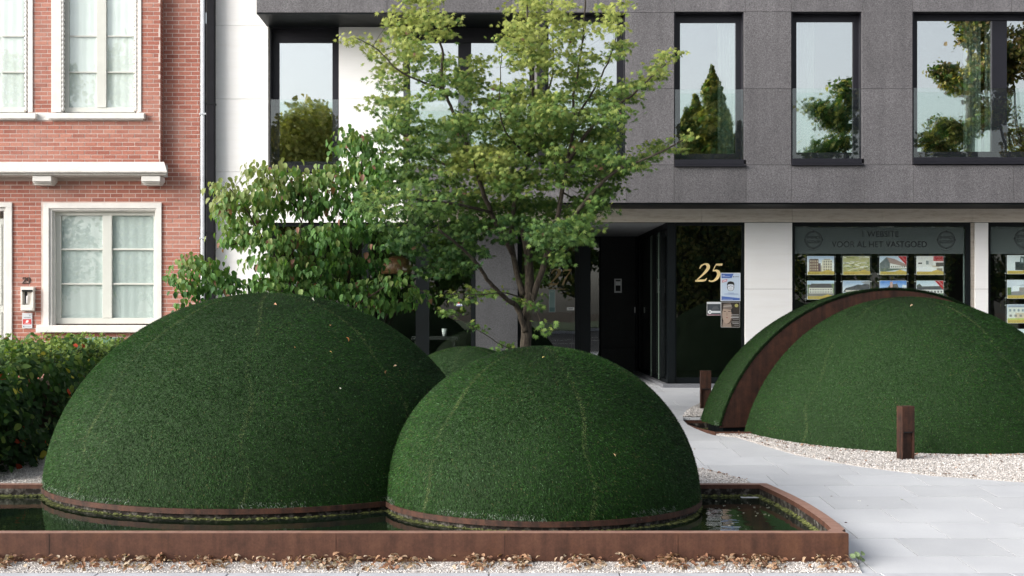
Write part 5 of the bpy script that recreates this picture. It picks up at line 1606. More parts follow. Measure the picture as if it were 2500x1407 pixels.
MV, MF = maple_leaf(); OV, OF = oval_leaf(.10, .35, .36); HV_, HF_ = oval_leaf(.05, .12, .36); DV_, DF_ = oval_leaf(.16, .5, .30)
def foliage(root, P, R, S, C, tv, tf, nind, name='leaf'):
    """nearest nind leaves become single parts, the rest one joined mass"""
    vis = (np.abs(P[:,0]/P[:,1]*F + CX - 1250) < 1230)
    order = np.argsort(P[:,1] + (~vis)*100 + rng.random(len(P))*.25); ind = order[:nind]; rest_ = order[nind:]
    dat = leaf_data(name, tv, tf, LEAF_O if name != 'dry_leaf' else DRY_O)
    n0 = len(bpy.data.objects)
    M = Matrix.Translation(-Vector(root.get('_w', (0,0,0))))
    for k in ind:
        o = bpy.data.objects.new(name, dat); COL.objects.link(o); o.parent = root; o.matrix_parent_inverse = M
        o.matrix_basis = Matrix([list(R[k][i]*S[k]) + [P[k][i]] for i in range(3)] + [[0,0,0,1]]); o.color = (*C[k], 1)
    tag(scatter('foliage', tv, tf, R[rest_], P[rest_], S[rest_], LEAF_A, root, None, C[rest_]), kind='stuff')

def smooth_path(pts, n=6):
    return cr([tuple(p) for p in pts], n)
def grow(root, stems, clusters, base_d, spray_px, leaves_per, spread, S_rng, palette, tv, tf, nind, orient, bark, twig_r=.004, depth_sd=.9, dlim=(15.6, 21.3), trunkname='trunk', dead=0.004):
    sk = []; nodes = []
    for idx, (pts, r0, r1) in enumerate(stems):
        P3 = [W(px, py, base_d + dd) for px, py, dd in pts]
        sp = smooth_path(P3, 6); n = len(sp)
        sp = [(x + random.uniform(-.008,.008), y + random.uniform(-.01,.01), z) for x, y, z in sp]
        rad = [r0 + (r1 - r0) * (i/(n-1))**.8 for i in range(n)]
        m = MB(); m.tube(sp, rad, 9)
        m.build(trunkname if idx == 0 else 'branch', bark, root, smooth=True)
        for i, p in enumerate(sp): nodes.append((Vector(p), rad[i]))
    NP = np.array([tuple(n[0]) for n in nodes])
    tw = MB(); LP, LR, LS, LC = [], [], [], []
    jobs = []
    for (px, py, rx, ry, light) in clusters:
        ns = max(2, int(rx*ry*pi / spray_px))
        cd = np.clip(rng.normal(0, depth_sd*.6), -1.6, 1.6)
        for s in range(ns):
            an = random.uniform(0, 2*pi); rr2 = sqrt(random.random())
            d = base_d + cd + rng.normal(0, depth_sd*.55); d = min(max(d, dlim[0]), dlim[1])
            e = W(px + rx*rr2*cos(an), py + ry*rr2*sin(an), d)
            jobs.append((float(np.min(np.linalg.norm(NP - np.array(e), axis=1))), len(jobs), e, light))
    jobs.sort()
    if True:
        for _, _, e, light in jobs:
            dist = np.linalg.norm(NP - np.array(e), axis=1) + np.maximum(0, NP[:,2] - e.z + .05)*1.5
            j = int(np.argmin(dist)); p0 = nodes[j][0]
            v = e - p0
            mid = p0 + v*.5 + Vector((random.uniform(-.06,.06), random.uniform(-.06,.06), random.uniform(-.02,.10)))*min(1, v.length)
            sp = smooth_path([p0, mid, e], 4)
            L = v.length; r = min(nodes[j][1]*.6, twig_r*.7 + .004*L)
            tw.tube(sp, [r + (0.0016 - r)*(i/(len(sp)-1)) for i in range(len(sp))], 5, cap=False)
            if L > .18:
                for ii in (len(sp)//2, len(sp)*3//4): nodes.append((Vector(sp[ii]), r*.6)); NP = np.vstack([NP, np.array(sp[ii])[None]])
            nl = int(leaves_per*random.uniform(.6, 1.35))
            for q in range(nl):
                f = random.random()**.6
                base = Vector(sp[min(len(sp)-1, int(len(sp)*(.55 + .45*f)))]) if random.random() < .35 else e
                off = Vector((rng.normal(0, spread[0]), rng.normal(0, spread[1]), rng.normal(0, spread[2])))
                p = base + off; 
                if p.y > dlim[1] + .25: continue
                n_, f_ = orient(off)
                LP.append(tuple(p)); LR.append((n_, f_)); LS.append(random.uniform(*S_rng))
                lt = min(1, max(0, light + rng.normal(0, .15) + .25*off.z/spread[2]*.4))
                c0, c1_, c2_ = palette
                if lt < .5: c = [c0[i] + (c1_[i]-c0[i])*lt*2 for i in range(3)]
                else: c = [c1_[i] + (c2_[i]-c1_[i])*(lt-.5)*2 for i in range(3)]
                if random.random() < dead: c = [.20, .11, .08]
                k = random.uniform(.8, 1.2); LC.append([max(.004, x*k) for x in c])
    tag(tw.build('twigs', bark, root), kind='stuff')
    P = np.array(LP); Nn = np.array([a for a, b in LR]); Ff = np.array([b for a, b in LR])
    R = frames_from(Nn, Ff); S = np.array(LS); C = np.array(LC)
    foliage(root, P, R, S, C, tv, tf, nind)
    print('leaves', len(P))

def ori_maple(off):
    n = np.array([rng.normal(0, .5), -.75 + rng.normal(0, .45), .62]); 
    h = np.array([off.x, off.y, 0]) ; h = h/ (np.linalg.norm(h) + 1e-6)
    f = h + rng.normal(0, .5, 3) + np.array([0, -.3, -.45]); return n, f
md = 17.5
stems = [
 ([(1288, 1020, 0), (1286, 900, 0), (1284, 820, 0), (1292, 720, 0), (1290, 620, .05), (1275, 560, .05)], .098, .05),
 ([(1283, 810, -.05), (1262, 750, -.15), (1240, 733, -.3), (1195, 690, -.5), (1160, 640, -.7), (1120, 600, -.9), (1070, 560, -1.1)], .045, .014),
 ([(1278, 720, 0), (1255, 640, .1), (1250, 560, .2), (1262, 470, .3), (1290, 380, .3), (1300, 280, .2), (1300, 180, .1), (1290, 60, .1), (1285, -60, .1)], .045, .011),
 ([(1296, 740, 0), (1330, 640, -.1), (1355, 560, -.2), (1372, 470, -.2), (1385, 400, -.2), (1402, 300, -.1), (1400, 240, 0), (1420, 120, .1), (1430, -20, .1)], .048, .010),
 ([(1345, 600, -.15), (1400, 530, -.4), (1448, 470, -.5), (1500, 420, -.6), (1560, 395, -.7), (1620, 368, -.8), (1668, 342, -.8)], .04, .008),
 ([(1385, 400, -.2), (1430, 330, -.3), (1480, 275, -.4), (1540, 235, -.4), (1600, 180, -.5), (1648, 138, -.5)], .03, .007),
 ([(1250, 620, .1), (1200, 520, 0), (1165, 430, -.1), (1135, 340, -.2), (1105, 270, -.2), (1078, 200, -.2), (1080, 120, -.2), (1050, 60, -.2), (1030, -20, -.2)], .038, .010),
 ([(1078, 215, -.2), (1030, 200, -.4), (970, 170, -.5), (920, 120, -.5), (868, 92, -.6)], .018, .006),
 ([(1165, 430, -.1), (1110, 410, .2), (1060, 390, .4), (1000, 340, .5), (940, 300, .5), (910, 262, .5)], .022, .006),
 ([(1200, 520, 0), (1120, 500, -.6), (1040, 490, -.9), (960, 480, -1.1), (900, 500, -1.2)], .025, .007),
 ([(1230, 560, 0), (1160, 560, .5), (1080, 570, .9), (1000, 590, 1.1)], .022, .006),
 ([(1400, 300, -.1), (1460, 200, .1), (1500, 110, .1), (1510, 20, .1)], .018, .006),
 ([(1300, 300, .2), (1345, 200, .3), (1350, 100, .3), (1345, -20, .3)], .018, .006),
 ([(1280, 730, 0), (1230, 715, -.5), (1170, 720, -.8), (1110, 716, -.9)], .012, .004),
 ([(1285, 850, 0), (1240, 850, -.4), (1180, 815, -.6), (1130, 785, -.7), (1105, 770, -.7)], .009, .003),
 ([(1290, 700, 0), (1312, 760, -.3), (1322, 805, -.4)], .009, .003),
 ([(1372, 470, -.2), (1430, 500, .3), (1465, 520, .5)], .014, .004),
 ([(1290, 380, .3), (1240, 330, -.4), (1220, 260, -.6), (1225, 130, -.6)], .016, .005),
]
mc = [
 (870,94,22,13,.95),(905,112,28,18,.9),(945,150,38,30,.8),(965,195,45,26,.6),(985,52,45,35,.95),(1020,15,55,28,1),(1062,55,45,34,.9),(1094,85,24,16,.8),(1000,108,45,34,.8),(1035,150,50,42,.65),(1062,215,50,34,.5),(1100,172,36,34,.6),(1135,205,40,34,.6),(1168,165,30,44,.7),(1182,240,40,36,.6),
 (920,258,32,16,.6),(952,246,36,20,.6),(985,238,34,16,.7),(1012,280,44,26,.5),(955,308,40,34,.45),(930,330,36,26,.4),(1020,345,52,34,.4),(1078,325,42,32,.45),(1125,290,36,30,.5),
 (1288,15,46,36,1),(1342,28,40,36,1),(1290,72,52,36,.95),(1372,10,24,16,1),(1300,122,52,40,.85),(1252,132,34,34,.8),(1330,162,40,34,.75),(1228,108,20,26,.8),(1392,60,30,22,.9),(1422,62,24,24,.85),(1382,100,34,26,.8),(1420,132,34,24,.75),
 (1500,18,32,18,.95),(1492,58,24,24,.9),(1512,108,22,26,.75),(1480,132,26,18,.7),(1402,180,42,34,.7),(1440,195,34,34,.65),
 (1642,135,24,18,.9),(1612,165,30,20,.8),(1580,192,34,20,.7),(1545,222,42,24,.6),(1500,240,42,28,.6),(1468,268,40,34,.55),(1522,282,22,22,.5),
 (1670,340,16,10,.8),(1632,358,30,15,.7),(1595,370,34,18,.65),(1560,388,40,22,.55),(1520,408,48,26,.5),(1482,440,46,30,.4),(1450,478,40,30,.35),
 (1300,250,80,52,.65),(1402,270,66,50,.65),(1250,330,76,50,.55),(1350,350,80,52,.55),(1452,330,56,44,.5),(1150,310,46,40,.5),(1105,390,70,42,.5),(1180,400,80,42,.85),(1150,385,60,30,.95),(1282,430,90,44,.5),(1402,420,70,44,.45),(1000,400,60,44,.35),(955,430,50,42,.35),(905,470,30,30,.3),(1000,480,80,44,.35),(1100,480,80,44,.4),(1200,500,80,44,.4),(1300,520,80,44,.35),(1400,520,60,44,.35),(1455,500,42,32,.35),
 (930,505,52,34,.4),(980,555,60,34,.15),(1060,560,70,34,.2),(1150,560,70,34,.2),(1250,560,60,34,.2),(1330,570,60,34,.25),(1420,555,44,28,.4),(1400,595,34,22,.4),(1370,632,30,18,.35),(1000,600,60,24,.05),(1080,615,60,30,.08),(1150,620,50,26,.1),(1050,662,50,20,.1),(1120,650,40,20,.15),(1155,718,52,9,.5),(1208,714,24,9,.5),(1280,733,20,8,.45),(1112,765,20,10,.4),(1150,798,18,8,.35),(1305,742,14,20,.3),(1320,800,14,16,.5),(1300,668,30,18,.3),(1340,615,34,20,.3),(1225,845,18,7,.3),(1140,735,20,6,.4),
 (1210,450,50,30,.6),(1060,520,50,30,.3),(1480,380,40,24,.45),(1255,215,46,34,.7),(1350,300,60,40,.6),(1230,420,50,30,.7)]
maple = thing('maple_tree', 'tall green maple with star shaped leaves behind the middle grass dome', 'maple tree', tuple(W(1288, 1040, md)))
pal_m = ((.020, .055, .017), (.088, .155, .038), (.26, .29, .078))  # young crown growth paler; shading of lower interior painted into leaf tones
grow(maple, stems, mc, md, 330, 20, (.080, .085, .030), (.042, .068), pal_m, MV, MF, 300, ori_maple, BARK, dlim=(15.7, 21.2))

def ori_dog(off):
    h = np.array([off.x, off.y, 0]); h = h/(np.linalg.norm(h) + 1e-6)
    f = h*.55 + np.array([0, -.1, -1.0]) + rng.normal(0, .28, 3)
    n = h + np.array([0, -.45, .5]) + rng.normal(0, .3, 3); return n, f
dd_ = 18.6
dst = [
 ([(800, 1000, 0), (795, 860, 0), (790, 760, 0), (770, 650, .1), (755, 560, .1), (765, 470, .1), (800, 420, .1)], .035, .008),
 ([(795, 900, 0), (740, 760, -.1), (690, 660, -.2), (640, 580, -.3), (600, 510, -.4), (560, 460, -.4)], .028, .006),
 ([(780, 860, 0), (690, 760, .2), (610, 700, .2), (540, 665, .2), (480, 640, .1), (440, 660, .1)], .022, .006),
 ([(800, 900, 0), (840, 760, .2), (855, 650, .3), (860, 540, .3), (880, 430, .3), (885, 350, .3)], .03, .007),
 ([(805, 880, 0), (860, 760, -.2), (910, 720, -.3), (970, 690, -.4), (1040, 715, -.5)], .018, .005),
 ([(760, 600, .1), (720, 510, .3), (690, 450, .4), (630, 412, .4)], .014, .005),
 ([(640, 580, -.3), (600, 590, -.5), (560, 600, -.6)], .009, .004),
 ([(855, 650, .3), (910, 560, .5), (930, 470, .6)], .012, .005),
 ([(690, 660, -.2), (730, 580, -.5), (740, 500, -.6)], .011, .005)]
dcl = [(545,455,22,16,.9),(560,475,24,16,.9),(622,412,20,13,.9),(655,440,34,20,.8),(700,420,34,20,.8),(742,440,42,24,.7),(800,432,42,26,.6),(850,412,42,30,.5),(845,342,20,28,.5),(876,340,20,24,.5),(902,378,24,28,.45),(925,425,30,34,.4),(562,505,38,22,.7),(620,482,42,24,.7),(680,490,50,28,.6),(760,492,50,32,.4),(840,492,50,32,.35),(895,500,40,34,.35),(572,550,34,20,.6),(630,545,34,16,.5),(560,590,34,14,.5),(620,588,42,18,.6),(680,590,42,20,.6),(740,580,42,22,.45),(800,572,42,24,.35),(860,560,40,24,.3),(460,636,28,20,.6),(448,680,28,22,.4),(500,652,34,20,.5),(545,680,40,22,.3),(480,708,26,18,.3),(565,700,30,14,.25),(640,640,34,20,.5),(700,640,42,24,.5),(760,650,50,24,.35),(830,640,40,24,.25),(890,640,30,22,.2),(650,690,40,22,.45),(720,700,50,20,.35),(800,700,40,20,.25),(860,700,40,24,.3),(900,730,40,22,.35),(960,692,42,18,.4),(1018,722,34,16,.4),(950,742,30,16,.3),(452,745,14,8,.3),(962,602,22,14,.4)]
dog = thing('dogwood_shrub', 'broad leaved dogwood shrub with drooping leaves behind the largest dome', 'shrub', tuple(W(790, 1010, dd_)))
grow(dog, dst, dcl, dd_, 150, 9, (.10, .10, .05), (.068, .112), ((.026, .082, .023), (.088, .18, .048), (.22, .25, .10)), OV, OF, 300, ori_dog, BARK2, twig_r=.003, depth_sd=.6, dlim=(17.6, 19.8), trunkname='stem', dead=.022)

# hedge running back to the brick house
hx0, hx1, hy0, hy1, hz = -6.55, -5.38, 13.45, 21.4, HC - .66
hzf = lambda y: hz - .16*max(0, (y - 17.5)/3.5)
hedge = thing('beech_hedge', 'clipped dark green hedge at the left, running back to the brick house', 'hedge', ((hx0+hx1)/2, (hy0+hy1)/2, G(17)))
m = MB(); 
m.face([(hx0+.25, hy0+.25, G(13)), (hx1-.25, hy0+.25, G(13)), (hx1-.25, hy0+.25, hz-.34), (hx0+.25, hy0+.25, hz-.34)])
m.face([(hx1-.25, hy0+.25, G(13)-.1), (hx1-.25, hy1, G(13)-.1), (hx1-.25, hy1, hz-.34), (hx1-.25, hy0+.25, hz-.34)])
m.face([(hx0+.25, hy0+.25, hz-.34), (hx1-.25, hy0+.25, hz-.34), (hx1-.25, hy1, hz-.34), (hx0+.25, hy1, hz-.34)])
m.build('light_block_core', SOIL, hedge)  # added sheets inside the hedge, there to stop light passing through the leaves
P, Nn, Ff, C, S = [], [], [], [], []
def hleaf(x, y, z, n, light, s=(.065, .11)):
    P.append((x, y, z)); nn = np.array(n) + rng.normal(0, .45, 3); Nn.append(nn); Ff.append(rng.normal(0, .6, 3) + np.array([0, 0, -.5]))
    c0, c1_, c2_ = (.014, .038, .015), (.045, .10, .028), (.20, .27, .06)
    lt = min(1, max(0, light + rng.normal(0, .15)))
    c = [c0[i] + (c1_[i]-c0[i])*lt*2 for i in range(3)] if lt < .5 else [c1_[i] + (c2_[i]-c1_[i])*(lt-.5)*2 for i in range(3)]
    r = random.random()
    if r < .012: c = (.45, .40, .06)
    elif r < .016: c = (.4, .06, .03)
    C.append(c); S.append(random.uniform(*s))
zb_ = G(13.4)
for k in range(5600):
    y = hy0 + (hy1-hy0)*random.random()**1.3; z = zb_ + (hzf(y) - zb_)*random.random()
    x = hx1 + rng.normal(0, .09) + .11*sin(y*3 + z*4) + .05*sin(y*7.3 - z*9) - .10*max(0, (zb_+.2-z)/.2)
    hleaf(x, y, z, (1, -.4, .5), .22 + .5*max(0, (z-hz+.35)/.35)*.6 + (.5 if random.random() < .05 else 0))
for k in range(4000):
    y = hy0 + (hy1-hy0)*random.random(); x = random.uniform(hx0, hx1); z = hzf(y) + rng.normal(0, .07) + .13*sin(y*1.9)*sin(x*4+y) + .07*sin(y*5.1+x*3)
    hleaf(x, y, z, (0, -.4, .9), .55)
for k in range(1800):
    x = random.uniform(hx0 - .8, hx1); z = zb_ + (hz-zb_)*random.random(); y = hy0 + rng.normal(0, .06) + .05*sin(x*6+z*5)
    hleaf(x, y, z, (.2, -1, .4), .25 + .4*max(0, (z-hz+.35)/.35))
sh = MB()
for k in range(190):
    x = random.uniform(hx0, hx1 + .05); y = random.uniform(hy0, hy1); L = random.uniform(.08, .34)
    tip = Vector((x + random.uniform(-.12,.12), y + random.uniform(-.12,.12), hzf(y) + L)); b0 = Vector((x, y, hzf(y) - .05))
    sh.tube([b0, (b0+tip)/2 + Vector((.01, 0, 0)), tip], [.004, .003, .0015], 4, cap=False)
    for q in range(int(7 + L*45)):
        f = random.random(); p = b0.lerp(tip, .2 + .8*f); hleaf(p.x + rng.normal(0,.03), p.y + rng.normal(0,.03), p.z, (rng.normal(0,.5), -.5, .8), .8, (.04, .065))
tag(sh.build('shoots', BARK2, hedge), kind='stuff')
P, Nn, Ff, C, S = map(np.array, (P, Nn, Ff, C, S))
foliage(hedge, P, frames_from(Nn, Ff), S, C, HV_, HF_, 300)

# green bin behind the hedge
t = thing('waste_bin', 'green plastic bin standing against the bricks behind the hedge', 'bin', tuple(W(240, 905, 22.1)))
m = MB(); m.pbox(206, 838, 274, 930, 22.05, .5); m.build('bin_body', BINGREEN, t, bevel=.02)
m = MB(); m.pbox(200, 826, 280, 838, 22.0, .58); m.build('lid', BINGREEN, t, bevel=.015)
for k in range(3):
    m = MB(); m.pbox(203, 843 + k*7, 277, 846 + k*7, 22.02, .028); m.build('rib', BINGREEN, t)

# ================================================================== fallen leaves
dry_cols = [(.24,.13,.08),(.30,.18,.11),(.20,.10,.06),(.38,.27,.18),(.14,.075,.05),(.33,.21,.14),(.42,.34,.26)]
dat = leaf_data('fallen_leaf', DV_, DF_, DRY_O)
def litter_pos():
    piles = [(-3.85,.12),(-3.3,.2),(-2.75,.22),(-2.2,.15),(-1.55,.25),(-1.15,.12),(-.75,.18),(-.1,.1),(.25,.08),(.75,.12),(1.1,.06),(1.45,.10),(1.9,.25),(2.15,.12),(2.75,.15)]
    if random.random() < .9:
        c, s = random.choice(piles); x = random.gauss(c, s*.7)
    else: x = random.uniform(-4.3, 2.85)
    f = random.random()**1.8
    return min(2.82, x), 10.085 - .26*f, G(10.0) + .035 + (.055*(1-f))*random.random()
def dry_R():
    n = np.array([[rng.normal(0,.6), rng.normal(0,.6) - .2, .8]]); return frames_from(n, rng.normal(size=(1,3)))[0]
LB_ = 'curled dry brown leaf in the litter along the foot of the long steel basin'
for k in range(285):
    x, y, z = litter_pos(); o = bpy.data.objects.new('fallen_leaf', dat); COL.objects.link(o)
    R_ = dry_R(); s = random.uniform(.034, .068)
    o.matrix_basis = Matrix([list(R_[i]*s) + [(x, y, z)[i]] for i in range(3)] + [[0,0,0,1]]); o.color = (*random.choice(dry_cols), 1)
    tag(o, LB_, 'leaf', 'dry leaves fallen along the steel basin')
def litter(name, pts, smin, smax, cols=dry_cols):
    n = len(pts); P = np.array(pts); nn = np.stack([rng.normal(0,.5,n), rng.normal(0,.5,n), np.full(n,.9)], 1)
    C = np.array([random.choice(cols) for _ in range(n)])
    return tag(scatter(name, DV_, DF_, frames_from(nn, rng.normal(size=(n,3))), P, rng.uniform(smin, smax, n), DRY_A, None, None, C), kind='stuff')
litter('leaf_litter', [litter_pos() for _ in range(1100)], .028, .055)
pts = []
for k in range(260):                           # crumbs along the sliced dome and on the gravel
    an = random.uniform(-2.9, -.6); r = 2.50 + abs(random.gauss(0, .10)); x, y = cf[0] + r*cos(an), cf[1] + r*sin(an)
    if y < 17.2: pts.append((x, y, G(y) + .03))
for k in range(120):
    x, y = random.uniform(3.3, 8), random.uniform(13.6, 17)
    if in_poly(x, y, vis): pts.append((x, y, G(y) + .028))
for k in range(60):
    e = random.choice(range(len(gravelC_edge)-1)); f = random.random(); a_, b_ = gravelC_edge[e], gravelC_edge[e+1]
    x, y = a_[0]*(1-f) + b_[0]*f, a_[1]*(1-f) + b_[1]*f + .05; pts.append((x, y, G(y) + .025))
for k in range(25):
    f = random.random(); x, y = wedge[0][0]*(1-f) + wedge[2][0]*f, wedge[0][1]*(1-f) + wedge[2][1]*f; pts.append((x, y - .03, G(y) + .025))
litter('leaf_crumbs', pts, .018, .04, [(.25,.13,.08),(.35,.2,.12),(.12,.06,.04)])
# debris caught in the crease between the two front domes
pts = []
for k in range(70):
    f = random.random(); 
    q = Vector(W(935 + 60*f**1.5 + random.uniform(-4, 5), 1140 - 165*f, 12.6 + .5*f)); pts.append(tuple(q))
litter('leaf_debris', pts, .02, .045, [(.35,.14,.10),(.25,.10,.06),(.4,.25,.15)])
def lone(px, py, d, s, col, label, n=None):
    q = W(px, py, d); o = bpy.data.objects.new('fallen_leaf', dat); COL.objects.link(o); R_ = dry_R() if n is None else frames_from(np.array([n]), rng.normal(size=(1,3)))[0]
    o.matrix_basis = Matrix([list(R_[i]*s) + [q[i]] for i in range(3)] + [[0,0,0,1]]); o.color = (*col, 1); tag(o, label, 'leaf')
def on_dome(px, py, c, a, b, zc):
    """point where the sight line through the photo pixel meets the dome"""
    o = np.array([0, 0, HC]); dv = np.array([(px-CX)/F, 1, (CY-py)/F]); sc = np.array([1/a, 1/a, 1/b]); oc = (o - np.array([c[0], c[1], zc]))*sc; dd = dv*sc
    A, B, Cc = dd@dd, 2*oc@dd, oc@oc - 1; D = B*B - 4*A*Cc
    return None if D < 0 else (-B - sqrt(D))/(2*A)
for px, py, s, col, lab in ((846, 824, .05, (.5,.2,.07), 'orange curled leaf caught high on the largest grass dome'), (808, 794, .035, (.4,.22,.1), 'small tan leaf upper right of centre on the largest dome'),
    (762, 727, .03, (.7,.68,.6), 'small white petal near the top of the largest dome'), (720, 850, .03, (.4,.25,.1), 'small brown leaf at mid height on the largest dome'), (670, 742, .04, (.35,.2,.12), 'brown leaf scrap near the crown of the largest dome'),
    (830, 950, .03, (.75,.72,.62), 'white petal on the right flank of the largest dome'), (943, 905, .04, (.42,.24,.15), 'tan leaf near the crease on the right of the largest dome'), (968, 893, .035, (.55,.4,.28), 'pale leaf beside the crease on the largest dome'), (805, 858, .03, (.5,.3,.12), 'thin tan leaf blade in the middle of the largest dome')):
    dd = on_dome(px, py, c1, a1_ + .03, b1_ + .03, z1); lone(px, py, dd, s, col, lab)
dd = on_dome(1330, 872, c2, a2_ + .03, b2_ + .03, z2); lone(1330, 872, dd, .03, (.5,.4,.15), 'small yellowish leaf near the top of the middle grass dome')
dd = on_dome(1497, 1108, c2, a2_ + .03, b2_ + .03, z2); lone(1497, 1108, dd, .03, (.5,.35,.2), 'small pale leaf low on the right of the middle grass dome')
dd = on_dome(2229, 745, cf, 2.53, 2.41, HC - 2.235); lone(2229, 745, dd, .045, (.6,.42,.3), 'tan leaf on top of the front half of the sliced dome')
for px, py, s, col, lab in ((2069, 1277, .05, (.06,.02,.02), 'dark curled leaf on the paving beside the basin corner'), (2120, 1236, .03, (.10,.07,.05), 'tiny dark leaf on the paving right of the basin'), (2205, 1221, .045, (.2,.24,.08), 'greenish flat leaf lying on the pale paving'),
    (1698, 1097, .05, (.3,.2,.12), 'brown leaf on the paving right of the middle dome'), (1748, 1110, .04, (.12,.07,.05), 'dark leaf on the paving between the two dome groups'), (2033, 1212, .04, (.15,.1,.07), 'small dark leaf on the paving above the basin rim'), (2098, 1223, .05, (.8,.8,.8), 'white scrap of feather on the paving')):
    x, y = onground(px, py); lone(px, py, y, s, col, lab, (0, 0, 1))
# petals and flecks on the water
pts = [(random.gauss(2.35, .35), random.uniform(11.6, 12.7), WAT + .004) for k in range(34)] + [(random.uniform(1.9, 3.2), random.uniform(11.0, 12.5), WAT + .004) for k in range(10)]
pts = [p for p in pts if (p[0]-c2[0])**2 + (p[1]-c2[1])**2 > 1.6**2 and p[0] < 3.0]
n = len(pts); tag(scatter('floating_petals', DV_*np.array([1,1,.1]), DF_, frames_from(np.tile([0,0,1.0],(n,1)), rng.normal(size=(n,3))), np.array(pts), rng.uniform(.012,.03,n), DRY_A, None, None, np.tile([.6,.58,.5],(n,1))), kind='stuff')
# small weeds
def weed(label, x, y, z, n, s, col, up=.6):
    t = thing('weed', label, 'weed', (x, y, z)); m = MB(); dl = leaf_data('leaf', OV, OF, LEAF_O)
    for k in range(n):
        a = 2*pi*k/n + .3; tip = Vector((x + cos(a)*.03, y + sin(a)*.02, z + .03 + .06*k/n))
        m.tube([(x, y, z), tip], [.002, .001], 4, cap=False)
        R_ = frames_from(np.array([[cos(a)*.4, -.7, .6]]), np.array([[cos(a), sin(a)*.5, up]]))[0]
        o = bpy.data.objects.new('leaf', dl); COL.objects.link(o); adopt(o, t); o.matrix_basis = Matrix([list(R_[i]*s) + [tip[i]] for i in range(3)] + [[0,0,0,1]]); o.color = (*col, 1)
    m.build('stem', BARK2, t)
q = W(925, 1200, 12.0); weed('tiny green sprig growing in the gap between the two front domes', q.x, q.y, q.z, 4, .05, (.10,.22,.06))
weed('small grey green weed between the basin corner and the paving', 2.915, 10.02, G(10) + .015, 6, .06, (.16,.22,.12), 1.2)

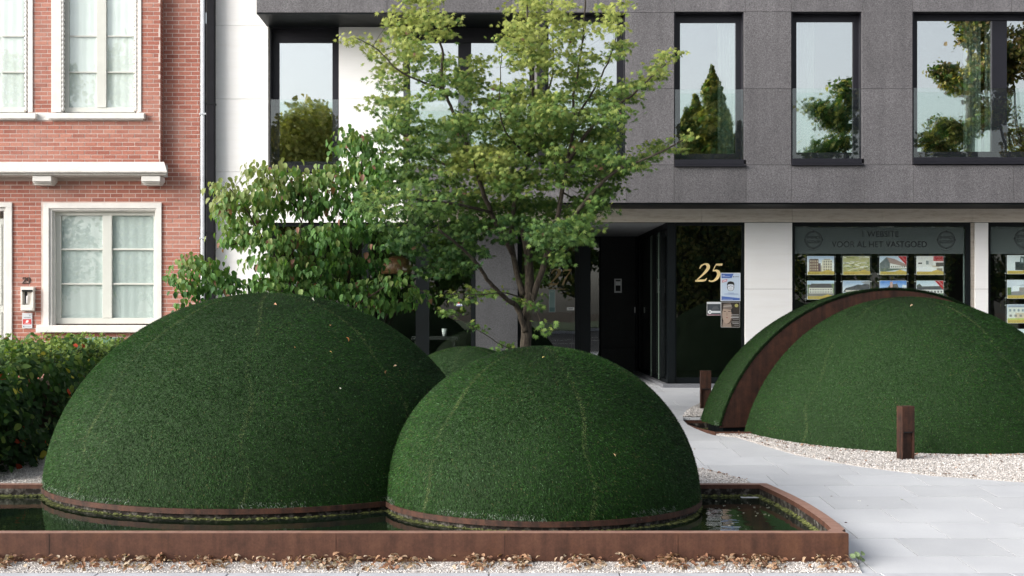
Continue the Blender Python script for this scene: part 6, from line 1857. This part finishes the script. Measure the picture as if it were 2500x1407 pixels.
# ================================================================== trees across the street (seen mirrored in the glass)
TQV = np.array([(-.5,-.3,0),(.5,-.35,.1),(.35,.5,-.1),(-.45,.4,.05),(0,.9,0)]); TQF = np.array([(0,1,2),(0,2,3),(3,2,4)])
def far_tree(label, x, y, h, w, kind, cols, n=1500, zb=None):
    zb = .7 if zb is None else zb
    t = thing('street_tree', label, 'tree', (x, y, zb), 'trees across the street')
    m = MB(); tr = .03*h
    m.tube([(x, y, zb - .3), (x + .1, y, zb + h*.45), (x, y, zb + h*.93)], [tr, tr*.65, .03], 8)
    P = []; C = []
    if kind == 'cone':
        for k in range(n):
            f = random.random()**.75; r = w/2*(1-f)**.65*random.random()**.5*(1 + .3*sin(f*43) + .25*sin(f*17+x)); a = random.uniform(0, 2*pi); P.append((x + r*cos(a), y + r*sin(a), zb + h*(.06 + .94*f)))
    elif kind == 'layer':
        for L in range(26):
            f = .22 + .76*random.random(); a = random.uniform(0, 2*pi); ln = w/2*(1.2 - f*.8)*random.uniform(.35, 1.15)
            tip = Vector((x + cos(a)*ln, y + sin(a)*ln, zb + h*f + random.uniform(-.1,.7)*ln)); b0 = Vector((x, y, zb + h*f - .2))
            m.tube([b0, b0.lerp(tip, .5) + Vector((0,0,-.1)), tip], [.06, .04, .015], 5, cap=False)
            for k in range(n//26):
                g = random.random()**.6; p = b0.lerp(tip, .15 + .85*g); P.append((p.x + rng.normal(0,.42), p.y + rng.normal(0,.42), p.z + rng.normal(0,.24)))
    else:
        bl = [(x + random.gauss(0, w*.22), y + random.gauss(0, w*.2), zb + h*random.uniform(.35, .88), w*random.uniform(.14,.26)) for _ in range(16)]
        for b in bl: m.tube([(x, y, zb + h*.25), ((x+b[0])/2, (y+b[1])/2, b[2]*.6+zb*.4), b[:3]], [tr*.4, tr*.25, .02], 5, cap=False)
        for k in range(n):
            b = random.choice(bl); v = rng.normal(size=3); v /= np.linalg.norm(v); r = b[3]*random.uniform(.6, 1.1); P.append((b[0]+v[0]*r, b[1]+v[1]*r, b[2]+v[2]*r*1.1))
    m.build('trunk', BARK, t, smooth=True)
    P = np.array(P); n = len(P); C = np.array([cols[i] for i in rng.integers(0, len(cols), n)])*rng.uniform(.7, 1.3, (n,1))
    tag(scatter('crown', TQV, TQF, frames_from(rng.normal(size=(n,3)), rng.normal(size=(n,3))), P, rng.uniform(.13, .27, n), LEAF_A, t, None, C), kind='stuff')
OL = [(.26,.25,.07),(.18,.19,.05),(.34,.30,.10)]; GR = [(.06,.11,.035),(.10,.16,.05),(.04,.08,.03)]; BR = [(.20,.14,.06),(.11,.11,.04),(.07,.08,.035)]
YY = -31
def fx(px, D=75): return (px - CX)*D/F
far_tree('broad olive willow like tree across the street', fx(745), YY, 14.6, 8.5, 'round', OL, 11000)
far_tree('second olive tree beside the willow like one', fx(702), YY - 1.5, 13.6, 7, 'round', OL, 9000)
for px_, h_, w_, lb_ in ((1672, 13.0, 3.4, 'slim conifer spire at the left of the conifer group across the street'), (1703, 14.0, 3.6, 'conifer spire left of the tallest one across the street'), (1737, 15.6, 4.2, 'tallest pointed conifer of the group across the street'), (1768, 14.0, 3.6, 'conifer spire right of the tallest one across the street'), (1800, 12.2, 3.2, 'slim conifer spire at the right of the conifer group across the street')):
    far_tree(lb_, fx(px_), YY + random.uniform(-1, 1), h_, w_, 'cone', OL + GR[:2], 6000)
far_tree('open layered tree across the street', fx(2060), YY, 14.2, 8.5, 'layer', GR + OL[:1], 9000)
far_tree('tall open cedar across the street', fx(2365), YY, 20.5, 12, 'layer', BR + OL + GR, 22000)
far_tree('tall russet tree at the far end of the verge', fx(2540), YY, 19.5, 8, 'round', BR + OL[:1], 14000)
far_tree('open green tree across the street', fx(1520), YY, 14.5, 4.6, 'layer', GR, 5000)
far_tree('tall pale tree across the street facing the brick house', fx(290), YY, 19.5, 8, 'round', OL, 7000)
far_tree('second tall tree facing the brick house', fx(20), YY, 17.5, 7, 'round', OL, 6000)
labs_ = ['low dense bushy tree in the row across the street']
for i in range(17):
    far_tree('low dense bushy tree in the row across the street', -36 + i*4.7 + random.uniform(-.6,.6), -30 - random.uniform(0, 3), random.uniform(6.6, 8.0), 6.5, 'round', GR + OL[:1], 3000)
for o in bpy.data.objects:
    if '_w' in o: del o['_w']
